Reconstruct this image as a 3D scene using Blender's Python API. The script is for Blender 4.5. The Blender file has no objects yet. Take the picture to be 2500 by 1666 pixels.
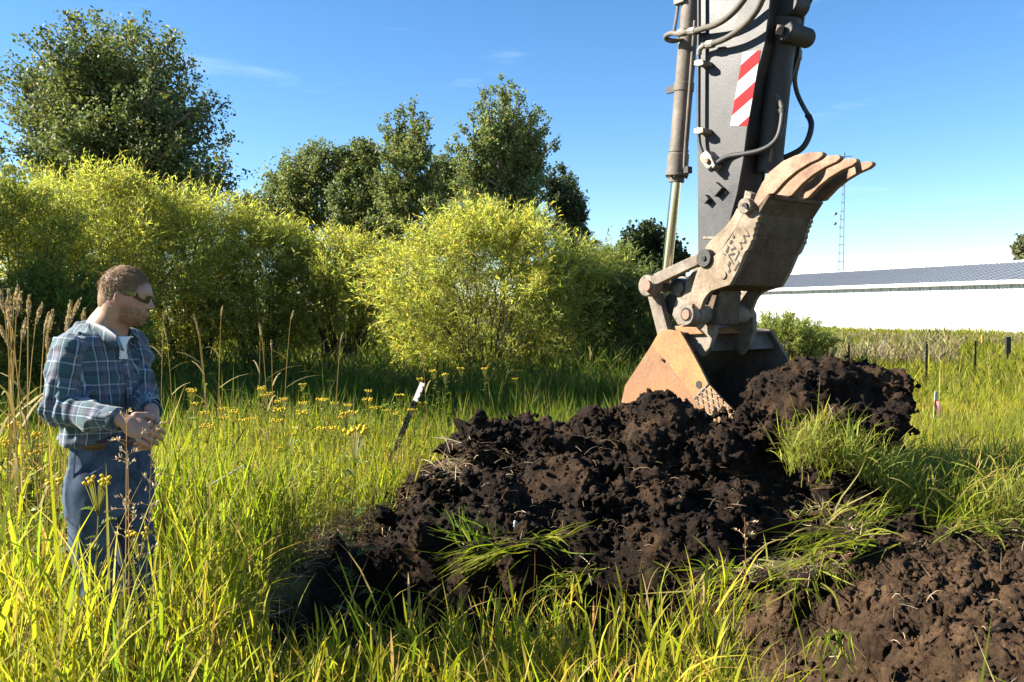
import bpy, math, random
import numpy as np
from mathutils import Vector, Matrix

random.seed(7)
rng = np.random.default_rng(7)
sc = bpy.context.scene
COL = sc.collection
R = math.radians

# ------------------------------------------------------------------ camera
FPX, CU, CV = 2153.0, 1250.0, 833.0            # focal length and centre in the photograph's pixels
CAMZ, PITCH = 1.62, math.atan((833.0 - 760.0) / 2153.0)
cd = bpy.data.cameras.new('camera'); cam = bpy.data.objects.new('camera', cd); COL.objects.link(cam)
cam.location = (0, 0, CAMZ); cam.rotation_euler = (math.pi / 2 - PITCH, 0, 0)
cd.sensor_width = 36.0; cd.lens = 36.0 * FPX / 2500.0; cd.clip_start = 0.05; cd.clip_end = 5000
sc.camera = cam

# ------------------------------------------------------------------ sky, sun, exposure
SUN_AZ, SUN_EL = 89.0, 31.0                     # degrees left of straight ahead, degrees up
SH = (-math.sin(R(SUN_AZ)), math.cos(R(SUN_AZ)))
SUN_DIR = Vector((SH[0] * math.cos(R(SUN_EL)), SH[1] * math.cos(R(SUN_EL)), math.sin(R(SUN_EL))))
world = bpy.data.worlds.new('World'); sc.world = world; world.use_nodes = True
wn, wl = world.node_tree.nodes, world.node_tree.links
sky = wn.new('ShaderNodeTexSky'); sky.sky_type = 'NISHITA'; sky.sun_disc = False
sky.sun_elevation = R(SUN_EL); sky.sun_rotation = R(-SUN_AZ)
sky.altitude = 1500; sky.air_density = 1.0; sky.dust_density = 0.0; sky.ozone_density = 2.0
hs = wn.new('ShaderNodeHueSaturation'); hs.inputs['Saturation'].default_value = 1.24
wl.new(sky.outputs[0], hs.inputs['Color'])
# thin streaks of high cloud, spread over the whole sky
tc = wn.new('ShaderNodeTexCoord'); mp = wn.new('ShaderNodeMapping'); mp.inputs['Scale'].default_value = (2.2, 2.2, 13.0)
mp.inputs['Location'].default_value = (7.7, 2.4, 1.0)
wl.new(tc.outputs['Generated'], mp.inputs['Vector'])
cn = wn.new('ShaderNodeTexNoise'); cn.inputs['Scale'].default_value = 2.0; cn.inputs['Detail'].default_value = 7; cn.inputs['Roughness'].default_value = 0.6
wl.new(mp.outputs[0], cn.inputs['Vector'])
cr = wn.new('ShaderNodeValToRGB'); cr.color_ramp.elements[0].position = 0.60; cr.color_ramp.elements[1].position = 0.80
cr.color_ramp.elements[1].color = (0.13, 0.13, 0.13, 1)
wl.new(cn.outputs['Fac'], cr.inputs['Fac'])
cm = wn.new('ShaderNodeMixRGB'); cm.inputs['Color2'].default_value = (9.0, 9.5, 10.0, 1)
wl.new(cr.outputs['Color'], cm.inputs['Fac']); wl.new(hs.outputs[0], cm.inputs['Color1'])
wl.new(cm.outputs[0], wn['Background'].inputs['Color'])
wn['Background'].inputs['Strength'].default_value = 0.056
sd = bpy.data.lights.new('sun', 'SUN'); sun = bpy.data.objects.new('sun', sd); COL.objects.link(sun)
sd.energy = 5.0; sd.angle = R(0.53); sd.color = (1.0, 0.93, 0.80)
sun.rotation_euler = SUN_DIR.to_track_quat('Z', 'Y').to_euler(); sun.location = (-20, 10, 20)
vs = sc.view_settings
vs.view_transform = 'Standard'; vs.look = 'None'; vs.exposure = 2.05; vs.gamma = 1.0; vs.use_curve_mapping = False
sc.cycles.max_bounces = 8; sc.cycles.transparent_max_bounces = 8

# ------------------------------------------------------------------ helpers
CP, SP = math.cos(PITCH), math.sin(PITCH)
def ray(u, v):
    a, b = (u - CU) / FPX, -(v - CV) / FPX
    return np.array((a, CP + b * SP, b * CP - SP))
def at(u, v, Y):
    d = ray(u, v); return np.array((0, 0, CAMZ)) + d * (Y / d[1])
def at_z(u, v, z):
    d = ray(u, v); return np.array((0, 0, CAMZ)) + d * ((z - CAMZ) / d[2])
def proj(p):
    x, y, z = p[0], p[1], p[2] - CAMZ
    f = y * CP - z * SP; b = y * SP + z * CP
    return CU + FPX * x / f, CV - FPX * b / f
def px(Y): return Y / FPX

def tag(o, label=None, cat=None, group=None, kind=None):
    if label: o['label'] = label
    if cat: o['category'] = cat
    if group: o['group'] = group
    if kind: o['kind'] = kind
    return o
def empty(name, loc):
    o = bpy.data.objects.new(name, None); COL.objects.link(o); o.location = loc; o.empty_display_size = 0.1
    return o
def adopt(o, parent):
    if parent is not None:
        o.parent = parent
        if parent.parent is None and parent.type == 'EMPTY':
            o.matrix_parent_inverse = Matrix.Translation(-Vector(parent.location))
    return o
def children(o): return [c for c in bpy.data.objects if c.parent == o]
def copy_tree(o, loc, rz=0.0, scale=1.0, kids=None):
    c = o.copy(); COL.objects.link(c); c.location = loc; c.rotation_euler = (0, 0, rz); c.scale = (scale,) * 3
    for k in kids:
        d = k.copy(); COL.objects.link(d); d.parent = c
    return c

class MB:
    """collects small shapes; build() links them as one mesh object"""
    def __init__(s): s.v, s.f = [], []
    def add(s, vs_, fs):
        b = len(s.v); s.v += [tuple(map(float, p)) for p in vs_]; s.f += [tuple(i + b for i in f) for f in fs]; return s
    def prism(s, poly, vec):
        n = len(poly); vec = np.asarray(vec)
        P = [np.asarray(p) for p in poly]
        fs = [tuple(range(n))[::-1], tuple(range(n, 2 * n))] + [(i, (i + 1) % n, n + (i + 1) % n, n + i) for i in range(n)]
        return s.add(P + [p + vec for p in P], fs)
    def box(s, c, ax, half):
        c = np.asarray(c); A = [np.asarray(a, float) / np.linalg.norm(a) * h for a, h in zip(ax, half)]
        vs_ = [c + i * A[0] + j * A[1] + k * A[2] for i in (-1, 1) for j in (-1, 1) for k in (-1, 1)]
        return s.add(vs_, [(0, 1, 3, 2), (4, 6, 7, 5), (0, 4, 5, 1), (2, 3, 7, 6), (0, 2, 6, 4), (1, 5, 7, 3)])
    def tube(s, path, rad, n=8, caps=True):
        P = np.asarray(path, float); m = len(P)
        r = np.broadcast_to(np.asarray(rad, float), (m,))
        T = np.gradient(P, axis=0); T /= np.linalg.norm(T, axis=1)[:, None] + 1e-12
        up = np.array((0, 0, 1.0)) if abs(T[0][2]) < 0.9 else np.array((1.0, 0, 0))
        vs_ = []
        for i in range(m):
            a = np.cross(T[i], up); a /= np.linalg.norm(a) + 1e-12; b = np.cross(a, T[i]); up = b
            for k in range(n):
                th = 2 * math.pi * k / n
                vs_.append(P[i] + r[i] * (math.cos(th) * a + math.sin(th) * b))
        fs = [(i * n + k, i * n + (k + 1) % n, (i + 1) * n + (k + 1) % n, (i + 1) * n + k) for i in range(m - 1) for k in range(n)]
        if caps: fs += [tuple(range(n))[::-1], tuple((m - 1) * n + k for k in range(n))]
        return s.add(vs_, fs)
    def cyl(s, a, b, r0, r1=None, n=20):
        return s.tube([a, b], [r0, r0 if r1 is None else r1], n)
    def build(s, name, mat, parent=None, bevel=0.0, smooth=False, segs=2):
        me = bpy.data.meshes.new(name); me.from_pydata(s.v, [], s.f); me.update()
        o = bpy.data.objects.new(name, me); COL.objects.link(o)
        if mat: me.materials.append(mat)
        if smooth:
            me.shade_smooth(); me.set_sharp_from_angle(angle=R(40))
        if bevel:
            m = o.modifiers.new('bevel', 'BEVEL'); m.width = bevel; m.segments = segs; m.limit_method = 'ANGLE'; m.angle_limit = R(35)
        return adopt(o, parent)

def np_mesh(name, V, F, mat, parent=None, col=None, smooth=False, extra=None):
    me = bpy.data.meshes.new(name); V = np.ascontiguousarray(V, np.float32); F = np.ascontiguousarray(F, np.int32)
    n, k = F.shape
    me.vertices.add(len(V)); me.vertices.foreach_set('co', V.ravel())
    me.loops.add(n * k); me.loops.foreach_set('vertex_index', F.ravel())
    me.polygons.add(n); me.polygons.foreach_set('loop_start', np.arange(0, n * k, k, dtype=np.int32))
    if smooth: me.polygons.foreach_set('use_smooth', np.ones(n, bool))
    if col is not None:
        a = me.attributes.new('col', 'FLOAT_COLOR', 'POINT')
        c = np.ones((len(V), 4), np.float32); c[:, :3] = col; a.data.foreach_set('color', c.ravel())
    for nm, arr in (extra or {}).items():
        a = me.attributes.new(nm, 'FLOAT_VECTOR', 'POINT'); a.data.foreach_set('vector', np.ascontiguousarray(arr, np.float32).ravel())
    me.update(calc_edges=True); me.validate()
    o = bpy.data.objects.new(name, me); COL.objects.link(o)
    if mat: me.materials.append(mat)
    return adopt(o, parent)

# ---- vectorised noise
def _hash(ix, iy, iz, seed):
    with np.errstate(over='ignore'):
        h = (ix.astype(np.uint32) * np.uint32(374761393) + iy.astype(np.uint32) * np.uint32(668265263) + iz.astype(np.uint32) * np.uint32(2147483647) + np.uint32((seed * 1274126177) & 0xffffffff))
        h = (h ^ (h >> np.uint32(13))) * np.uint32(1274126177); h = (h ^ (h >> np.uint32(15))) * np.uint32(2246822519); h ^= h >> np.uint32(16)
    return h.astype(np.float64) / 4294967295.0
def vnoise(x, y, z=None, seed=0):
    x = np.asarray(x, float); y = np.asarray(y, float); z = np.zeros_like(x) if z is None else np.asarray(z, float)
    ix, iy, iz = np.floor(x).astype(np.int64), np.floor(y).astype(np.int64), np.floor(z).astype(np.int64)
    fx, fy, fz = x - ix, y - iy, z - iz
    fx, fy, fz = (f * f * (3 - 2 * f) for f in (fx, fy, fz))
    r = 0
    for dx in (0, 1):
        for dy in (0, 1):
            for dz in (0, 1):
                r = r + _hash(ix + dx, iy + dy, iz + dz, seed) * (fx if dx else 1 - fx) * (fy if dy else 1 - fy) * (fz if dz else 1 - fz)
    return r * 2 - 1
def fbm(x, y, z=None, oct=4, seed=0):
    r, a, f = 0, 1.0, 1.0
    for i in range(oct):
        r = r + a * vnoise(np.asarray(x) * f, np.asarray(y) * f, None if z is None else np.asarray(z) * f, seed + i); a *= .5; f *= 2.03
    return r
def worley(x, y, z=None, seed=0):
    x = np.asarray(x, float); y = np.asarray(y, float); flat = z is None
    z = np.zeros_like(x) if flat else np.asarray(z, float)
    ix, iy, iz = np.floor(x).astype(np.int64), np.floor(y).astype(np.int64), np.floor(z).astype(np.int64)
    d1 = np.full(x.shape, 9.0); idv = np.zeros(x.shape)
    for dx in (-1, 0, 1):
        for dy in (-1, 0, 1):
            for dz in ((0,) if flat else (-1, 0, 1)):
                cx, cy, cz = ix + dx, iy + dy, iz + dz
                px_ = cx + _hash(cx, cy, cz, seed); py_ = cy + _hash(cx, cy, cz, seed + 1); pz_ = z if flat else cz + _hash(cx, cy, cz, seed + 2)
                d = (px_ - x) ** 2 + (py_ - y) ** 2 + (pz_ - z) ** 2
                m = d < d1; d1 = np.where(m, d, d1); idv = np.where(m, _hash(cx, cy, cz, seed + 5), idv)
    return np.sqrt(d1), idv
def blocks(x, y, s, seed):
    """broken earth: flat tilted pieces with cracks between them"""
    x = np.asarray(x) / s; y = np.asarray(y) / s; ix, iy = np.floor(x).astype(np.int64), np.floor(y).astype(np.int64); zz = ix * 0
    d1 = np.full(x.shape, 9.0); d2 = d1.copy(); val = np.zeros(x.shape)
    for a in (-1, 0, 1):
        for b in (-1, 0, 1):
            cx, cy = ix + a, iy + b; ux = cx + _hash(cx, cy, zz, seed) - x; uy = cy + _hash(cx, cy, zz, seed + 1) - y; d = ux * ux + uy * uy
            v = (_hash(cx, cy, zz, seed + 2) - .5) * .9 + ux * (_hash(cx, cy, zz, seed + 3) - .5) * 1.7 + uy * (_hash(cx, cy, zz, seed + 4) - .5) * 1.7
            m = d < d1; d2 = np.where(m, d1, np.minimum(d2, d)); val = np.where(m, v, val); d1 = np.where(m, d, d1)
    e = np.sqrt(d2) - np.sqrt(d1)
    return (val + .35 * np.clip(e * 4, 0, 1) - .35) * s
def sstep(t): t = np.clip(t, 0, 1); return t * t * (3 - 2 * t)
def lump(x, y, z, s, seed):
    d, i = worley(np.asarray(x) / s, np.asarray(y) / s, None if z is None else np.asarray(z) / s, seed)
    return (np.clip(1 - d * d * 1.3, 0, 1) * (0.4 + 0.6 * i)) * s

def surface_nets(f, org, h):
    nx, ny, nz = f.shape
    ins = f < 0
    c = [ins[i:nx - 1 + i, j:ny - 1 + j, k:nz - 1 + k] for i in (0, 1) for j in (0, 1) for k in (0, 1)]
    s = sum(a.astype(np.int8) for a in c); act = (s > 0) & (s < 8)
    idx = np.full(act.shape, -1, np.int64); I = np.argwhere(act); idx[act] = np.arange(len(I))
    off = np.array([(i, j, k) for i in (0, 1) for j in (0, 1) for k in (0, 1)])
    vals = np.stack([f[I[:, 0] + o[0], I[:, 1] + o[1], I[:, 2] + o[2]] for o in off], 1)
    acc = np.zeros((len(I), 3)); cnt = np.zeros(len(I))
    for a in range(8):
        for b in range(a + 1, 8):
            if np.abs(off[a] - off[b]).sum() != 1: continue
            va, vb = vals[:, a], vals[:, b]; m = (va < 0) != (vb < 0)
            t = np.where(m, va / (va - vb + 1e-12), 0)
            acc += np.where(m[:, None], off[a] + t[:, None] * (off[b] - off[a]), 0); cnt += m
    V = (I + acc / cnt[:, None]) * h + np.asarray(org)
    Q = []
    for ax in range(3):
        a = [slice(None)] * 3; b = [slice(None)] * 3; a[ax] = slice(0, -1); b[ax] = slice(1, None)
        ch = ins[tuple(a)] != ins[tuple(b)]
        E = np.argwhere(ch); o1, o2 = [(1, 2), (2, 0), (0, 1)][ax]
        ok = (E[:, o1] > 0) & (E[:, o2] > 0) & (E[:, o1] < f.shape[o1] - 1) & (E[:, o2] < f.shape[o2] - 1); E = E[ok]
        def cell(d1, d2):
            C = E.copy(); C[:, o1] -= d1; C[:, o2] -= d2; return idx[C[:, 0], C[:, 1], C[:, 2]]
        q = np.stack([cell(1, 1), cell(0, 1), cell(0, 0), cell(1, 0)], 1)
        fl = ins[E[:, 0], E[:, 1], E[:, 2]]
        q[~fl] = q[~fl][:, ::-1]; Q.append(q)
    return V, np.concatenate(Q)

# ---- ribbons: blades, leaves and stems
class RB:
    def __init__(s): s.V, s.F, s.C, s.n = [], [], [], 0
    def add(s, P, side, W, colr):
        """P (N,S,3) centre lines, side (N,3), W (N,S) widths, colr (N,3) or (N,S,3)"""
        N, S, _ = P.shape
        if N == 0: return
        sd_ = side[:, None, :] * (W[:, :, None] * .5)
        V = np.stack([P - sd_, P + sd_], 2).reshape(-1, 3)
        b = (np.arange(N)[:, None] * S + np.arange(S - 1)[None]) * 2
        F = np.stack([b, b + 1, b + 3, b + 2], -1).reshape(-1, 4) + s.n
        if colr.ndim == 2: colr = np.repeat(colr[:, None, :], S, 1)
        s.V.append(V); s.F.append(F); s.C.append(np.repeat(colr.reshape(-1, 3), 2, 0)); s.n += len(V)
    def diamond(s, p0, d, L, side, W, colr, at_=.45, sag=0.0):
        """one four-cornered leaf each: base p0, direction d, length L, width W"""
        N = len(p0); L = L[:, None]; pm = p0 + d * L * at_; tip = p0 + d * L; tip = tip - np.array((0, 0, 1.0)) * L * sag
        sw = side * (W * .5)[:, None]
        V = np.stack([p0, pm - sw, tip, pm + sw], 1).reshape(-1, 3)
        F = np.arange(N)[:, None] * 4 + np.arange(4)[None] + s.n
        s.V.append(V); s.F.append(F); s.C.append(np.repeat(colr, 4, 0)); s.n += len(V)
    def build(s, name, mat, parent=None):
        return np_mesh(name, np.concatenate(s.V), np.concatenate(s.F), mat, parent, np.concatenate(s.C))
def unit(a): return a / (np.linalg.norm(a, axis=-1, keepdims=True) + 1e-9)
def rand_dirs(n, g=None):
    g = g or rng; a = g.normal(size=(n, 3)); return unit(a)
def palette(n, cols, wts, jit=0.18, g=None):
    g = g or rng; c = np.asarray(cols)[g.choice(len(cols), n, p=np.asarray(wts) / np.sum(wts))]
    return np.clip(c * (1 + g.normal(0, jit, (n, 1))) * (1 + g.normal(0, .06, (n, 3))), .003, 1)

# ------------------------------------------------------------------ materials
def new_mat(name):
    m = bpy.data.materials.new(name); m.use_nodes = True
    nt = m.node_tree; return m, nt.nodes, nt.links, nt.nodes['Principled BSDF']
def ramp(n, stops):
    r = n.new('ShaderNodeValToRGB'); e = r.color_ramp.elements
    while len(e) < len(stops): e.new(0.5)
    for el, (p, c) in zip(e, stops): el.position = p; el.color = (*c, 1)
    return r
def noise(n, l, scale, detail=5, rough=.6, coord='Object', dist=0.0):
    t = n.new('ShaderNodeTexCoord'); x = n.new('ShaderNodeTexNoise')
    x.inputs['Scale'].default_value = scale; x.inputs['Detail'].default_value = detail; x.inputs['Roughness'].default_value = rough; x.inputs['Distortion'].default_value = dist
    l.new(t.outputs[coord], x.inputs['Vector']); return x
def bump(n, l, b, src, strength, dist=0.01):
    x = n.new('ShaderNodeBump'); x.inputs['Strength'].default_value = strength; x.inputs['Distance'].default_value = dist
    l.new(src, x.inputs['Height']); l.new(x.outputs[0], b.inputs['Normal']); return x
def mixc(n, l, fac, a, b):
    m = n.new('ShaderNodeMixRGB')
    if hasattr(fac, 'is_linked'): l.new(fac, m.inputs['Fac'])
    else: m.inputs['Fac'].default_value = fac
    for s, k in ((a, 'Color1'), (b, 'Color2')):
        if hasattr(s, 'is_linked'): l.new(s, m.inputs[k])
        else: m.inputs[k].default_value = (*s, 1)
    return m.outputs[0]
def worn(name, base, dirt, amount=.5, rough=.5, metallic=0.0, scale=3.0, fine=40.0, third=None, spec=.5):
    """painted or bare steel with blotches of dirt, fine specks and scratches"""
    m, n, l, b = new_mat(name)
    a = noise(n, l, scale, 7, .65); f = noise(n, l, fine, 4, .7)
    r = ramp(n, [(max(.0, .62 - amount * .5), (0, 0, 0)), (min(1, .78 - amount * .2), (1, 1, 1))]); l.new(a.outputs['Fac'], r.inputs['Fac'])
    c = mixc(n, l, r.outputs[0], base, dirt)
    if third:
        g = noise(n, l, scale * 2.7, 6, .7, dist=.4); r3 = ramp(n, [(.55, (0, 0, 0)), (.68, (1, 1, 1))]); l.new(g.outputs['Fac'], r3.inputs['Fac'])
        c = mixc(n, l, r3.outputs[0], c, third)
    r2 = ramp(n, [(.35, (.62, .62, .62)), (.65, (1.1, 1.1, 1.1))]); l.new(f.outputs['Fac'], r2.inputs['Fac'])
    mu = n.new('ShaderNodeMixRGB'); mu.blend_type = 'MULTIPLY'; mu.inputs['Fac'].default_value = .8
    l.new(c, mu.inputs['Color1']); l.new(r2.outputs[0], mu.inputs['Color2'])
    l.new(mu.outputs[0], b.inputs['Base Color'])
    rr = ramp(n, [(.3, (rough * .75,) * 3), (.75, (min(1, rough * 1.35),) * 3)]); l.new(a.outputs['Fac'], rr.inputs['Fac']); l.new(rr.outputs[0], b.inputs['Roughness'])
    b.inputs['Metallic'].default_value = metallic; b.inputs['Specular IOR Level'].default_value = spec
    bump(n, l, b, f.outputs['Fac'], .25, .004)
    return m
def leaf_mat(name, trans=.5, rough=.45, tint=(1, 1, 1), tt=(1.25, 1.2, .6), spec=.35):
    m, n, l, b = new_mat(name)
    at_ = n.new('ShaderNodeAttribute'); at_.attribute_name = 'col'
    c = n.new('ShaderNodeMixRGB'); c.blend_type = 'MULTIPLY'; c.inputs['Fac'].default_value = 1; c.inputs['Color2'].default_value = (*tint, 1)
    l.new(at_.outputs['Color'], c.inputs['Color1']); l.new(c.outputs[0], b.inputs['Base Color'])
    b.inputs['Roughness'].default_value = rough; b.inputs['Specular IOR Level'].default_value = spec
    t = n.new('ShaderNodeBsdfTranslucent'); c2 = n.new('ShaderNodeMixRGB'); c2.blend_type = 'MULTIPLY'; c2.inputs['Fac'].default_value = 1; c2.inputs['Color2'].default_value = (*tt, 1)
    l.new(c.outputs[0], c2.inputs['Color1']); l.new(c2.outputs[0], t.inputs['Color'])
    mx = n.new('ShaderNodeMixShader'); mx.inputs['Fac'].default_value = trans
    l.new(b.outputs[0], mx.inputs[1]); l.new(t.outputs[0], mx.inputs[2]); l.new(mx.outputs[0], n['Material Output'].inputs['Surface'])
    return m
def plain(name, c, rough=.6, metallic=0.0, var=.25, scale=12.0, spec=.5):
    m, n, l, b = new_mat(name)
    a = noise(n, l, scale, 5, .6)
    r = ramp(n, [(.3, tuple(x * (1 - var) for x in c)), (.7, tuple(min(1, x * (1 + var)) for x in c))]); l.new(a.outputs['Fac'], r.inputs['Fac']); l.new(r.outputs[0], b.inputs['Base Color'])
    b.inputs['Roughness'].default_value = rough; b.inputs['Metallic'].default_value = metallic; b.inputs['Specular IOR Level'].default_value = spec
    return m
def soil_mat(name, dark, mid, light, coord='Object'):
    m, n, l, b = new_mat(name)
    a = noise(n, l, 2.6, 8, .68, coord, .3); f = noise(n, l, 60, 5, .75, coord)
    r = ramp(n, [(.32, dark), (.52, mid), (.70, light)]); l.new(a.outputs['Fac'], r.inputs['Fac'])
    r2 = ramp(n, [(.3, (.45, .45, .45)), (.7, (1.3, 1.25, 1.2))]); l.new(f.outputs['Fac'], r2.inputs['Fac'])
    mu = n.new('ShaderNodeMixRGB'); mu.blend_type = 'MULTIPLY'; mu.inputs['Fac'].default_value = 1
    l.new(r.outputs[0], mu.inputs['Color1']); l.new(r2.outputs[0], mu.inputs['Color2']); l.new(mu.outputs[0], b.inputs['Base Color'])
    b.inputs['Roughness'].default_value = .93; b.inputs['Specular IOR Level'].default_value = .15
    bump(n, l, b, f.outputs['Fac'], 1.0, .02)
    return m
M = {}
M['soil'] = soil_mat('dark topsoil', (.0065, .0042, .0029), (.0215, .0132, .0082), (.082, .048, .026))
M['subsoil'] = soil_mat('brown subsoil', (.020, .0122, .0074), (.056, .034, .019), (.135, .082, .045))
M['grass'] = leaf_mat('grass blades', .54, .6, tt=(1.10, 1.24, .6), spec=.12)
M['straw'] = leaf_mat('dead straw', .25, .6, tt=(1, .95, .8))
M['willow'] = leaf_mat('willow leaves', .55, .55, tt=(1.12, 1.2, .65), spec=.2)
M['poplar'] = leaf_mat('poplar leaves', .32, .6, spec=.22)
M['bark'] = plain('grey bark', (.16, .13, .10), .9, var=.5)
M['twig'] = plain('dark twigs', (.055, .042, .03), .85, var=.4)
M['black'] = worn('black paint', (.017, .018, .0225), (.060, .057, .056), .52, .5, 0, 2.2, 55, third=(.035, .034, .036), spec=.4)
M['under'] = worn('dark dirty steel', (.012, .011, .011), (.04, .034, .028), .5, .65, 0, 4, 40)
M['dusty'] = worn('dust coated steel', (0.216, 0.18, 0.14), (0.12, 0.092, 0.068), .45, .75, 0, 5, 60, third=(0.08, 0.06, 0.044))
M['barrel'] = worn('dusty cylinder barrel', (0.1615, 0.1308, 0.1038), (0.09231, 0.07692, 0.06154), .5, .7, 0, 4, 70)
M['thumb'] = worn('rusty scraped steel', (0.264, 0.204, 0.14), (0.152, 0.108, 0.068), .55, .75, .0, 6, 50, third=(0.104, 0.076, 0.0544))
M['rust'] = worn('polished rust steel', (0.2615, 0.1423, 0.08077), (0.1538, 0.08846, 0.05385), .5, .6, .15, 7, 60)
M['orange'] = worn('worn orange paint', (.265, .115, .038), (.165, .078, .036), .62, .62, 0, 3.0, 45, third=(.20, .12, .072))
M['yellow'] = worn('worn yellow paint', (.30, .155, .043), (.21, .098, .038), .52, .62, 0, 4.0, 45, third=(.15, .09, .05))
M['inside'] = worn('earth stained steel', (.17, .125, .085), (.06, .042, .030), .5, .75, 0, 4, 40)
M['chrome'] = plain('chrome rod', (.62, .58, .45), .16, 1.0, .08)
M['rubber'] = plain('black rubber hose', (.014, .014, .015), .6, var=.4, scale=60)
M['hose'] = worn('dusty hose', (0.048, 0.0432, 0.0368), (0.128, 0.108, 0.084), .6, .8, 0, 9, 80)
M['steelgrey'] = worn('grey fitting', (0.2769, 0.2615, 0.2154), (0.1231, 0.1, 0.07692), .5, .55, .2, 20, 90)
M['pin'] = worn('red brown pin', (0.2769, 0.1308, 0.08462), (0.1692, 0.09231, 0.06538), .5, .6, 0, 12, 90)
M['grease'] = plain('black grease', (.012, .009, .008), .35, var=.6, scale=50)
M['plate'] = worn('shaded brown thumb plate', (.125, .092, .064), (.075, .052, .036), .55, .8, 0, 5, 50, third=(.16, .125, .09), spec=.2)  # rusty brown, darkened further to carry the face plate's shade
M['cut'] = plain('dark recess shade', (.022, .017, .013), .8)  # dark colour stands in for the shade inside recesses
M['weld'] = worn('weld bead', (.20, .155, .11), (.11, .075, .05), .4, .6, .1, 30, 120)

# ------------------------------------------------------------------ ground, trench, soil heaps
def g_base(x, y):
    return .035 * fbm(np.asarray(x) * .4, np.asarray(y) * .4, seed=11, oct=3) - .02
def edges(x, y):
    n = .13 * fbm(x * 1.6, y * 1.6, seed=3, oct=4)
    yn = 3.72 - 1.05 * sstep((x - .75) / 1.0) + n
    yf = 5.92 - .30 * sstep((x - .5) / 1.2) + n
    return n, yn, yf
def g_trench(x, y):
    n, yn, yf = edges(x, y)
    d = sstep((y - yn) / .3) * sstep((yf - y) / .30) * sstep((x + 1.36 - n) / .2)
    return 1.05 * d * (1 - .98 * sstep((x - .8) / 1.35))
def right_mask(x, y):
    n = .16 * fbm(x * 1.3, y * 1.3, seed=23, oct=3)
    return sstep((x - .75 + n) / .5) * sstep((y - 2.55 + n) / .3) * sstep((5.95 + .22 * (x - 2) + n - y) / .25) * sstep((4.7 - x + n) / .5)
SIL = [(745, 1275), (800, 1255), (880, 1243), (960, 1222), (1020, 1192), (1062, 1160), (1092, 1118), (1150, 1068), (1250, 1048), (1380, 1044), (1480, 1050), (1530, 1036), (1590, 1012), (1650, 1018), (1720, 1034), (1800, 1054), (1880, 1080), (1950, 1104), (2030, 1112), (2100, 1150), (2180, 1230), (2260, 1330)]
SILP = np.array([at(u, v, 6.95) for u, v in SIL])
def heap_h(x, y):
    r = np.interp(x, SILP[:, 0], SILP[:, 2], left=-.2, right=-.2)
    wob = .18 * fbm(x * 1.4, y * .7, seed=31, oct=3)
    t = (y + wob - 5.70) / (6.95 - 5.70); b = (y - 6.95) / 1.25
    sh = np.where(y + wob < 6.95, np.clip(t, 0, 1) ** .95, 1 - np.clip(b, 0, 1) ** 1.6)
    return r * sh * np.where(t < 0, 0, 1)
def heap_z(x, y):
    h = heap_h(x, y)
    k = np.clip(h * 5, 0, 1)
    wx = x + .05 * fbm(x * 7, y * 7, seed=5, oct=3); wy = y + .05 * fbm(x * 7, y * 7, seed=6, oct=3) + h * .7
    big = lump(wx, wy, None, .36, 41) - .12
    z = h + k * (big * .85 + blocks(wx, wy, .27, 45) * .42 + lump(wx, wy, None, .17, 49) * .45 + blocks(wx, wy, .10, 46) * .30 + blocks(wx, wy, .042, 47) * .38 + lump(x, y, h, .05, 43) * .35 + blocks(x + .3, y + h, .022, 48) * .40 - .05 + .012 * fbm(x * 45, y * 45, seed=44, oct=3))
    return g_base(x, y) - g_trench(x, y) + z - .02
def ground_z(x, y):
    tr = g_trench(x, y); rm = right_mask(x, y)
    k = np.clip(tr * 4, 0, 1)
    z = g_base(x, y) - tr + k * (lump(x, y, tr, .22, 51) * .35 + lump(x, y, tr * 1.5, .07, 52) * .5 - .04)
    return z + rm * .10 * sstep((x - 1.4) / 1.2)

def axis(lo, hi, step, far_lo, far_hi, n):
    a = np.arange(lo, hi, step)
    k = np.linspace(0, 1, n + 1)[1:]
    return np.concatenate([(lo - (np.exp(k * math.log(1 + (lo - far_lo) / .5)) - 1) * .5)[::-1], a, a[-1] + (np.exp(k * math.log(1 + (far_hi - a[-1]) / .5)) - 1) * .5])
def grid_faces(nx, ny):
    i = np.arange(nx - 1)[:, None] * ny + np.arange(ny - 1)[None]
    return np.stack([i, i + ny, i + ny + 1, i + 1], -1).reshape(-1, 4)
gx = axis(-2.6, 4.9, .036, -700, 700, 44); gy = axis(2.1, 8.0, .036, -60, 2500, 48)
X, Y_ = np.meshgrid(gx, gy, indexing='ij'); Z = ground_z(X, Y_)
lipm = ((X > -1.5) & (X < .1)) * np.clip((6.35 + .15 * np.sin(X * 6) - Y_) / .15, 0, 1) * (Y_ > 5.5)
soil_m = np.clip(lipm * .8 + np.maximum(np.clip(g_trench(X, Y_) * 6, 0, 1), right_mask(X, Y_)) + np.clip(heap_h(X, Y_) * 12, 0, 1), 0, 1)
nz = .5 + .5 * fbm(X * 2.2, Y_ * 2.2, seed=61, oct=4)
thatch = np.stack([.085 + .05 * nz, .075 + .045 * nz, .030 + .012 * nz], -1)
dk = np.clip(.5 + .8 * fbm(X * 1.1, Y_ * 1.1, seed=62), 0, 1)[..., None]
soilc = np.array((.014, .0095, .007)) * (1 - dk) + np.array((.042, .027, .018)) * dk
colg = thatch * (1 - soil_m[..., None]) + soilc * soil_m[..., None]
m, n, l, b = new_mat('ground earth and thatch')
a_ = n.new('ShaderNodeAttribute'); a_.attribute_name = 'col'; f_ = noise(n, l, 45, 6, .75)
r_ = ramp(n, [(.3, (.5, .5, .5)), (.7, (1.3, 1.3, 1.3))]); l.new(f_.outputs['Fac'], r_.inputs['Fac'])
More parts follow.
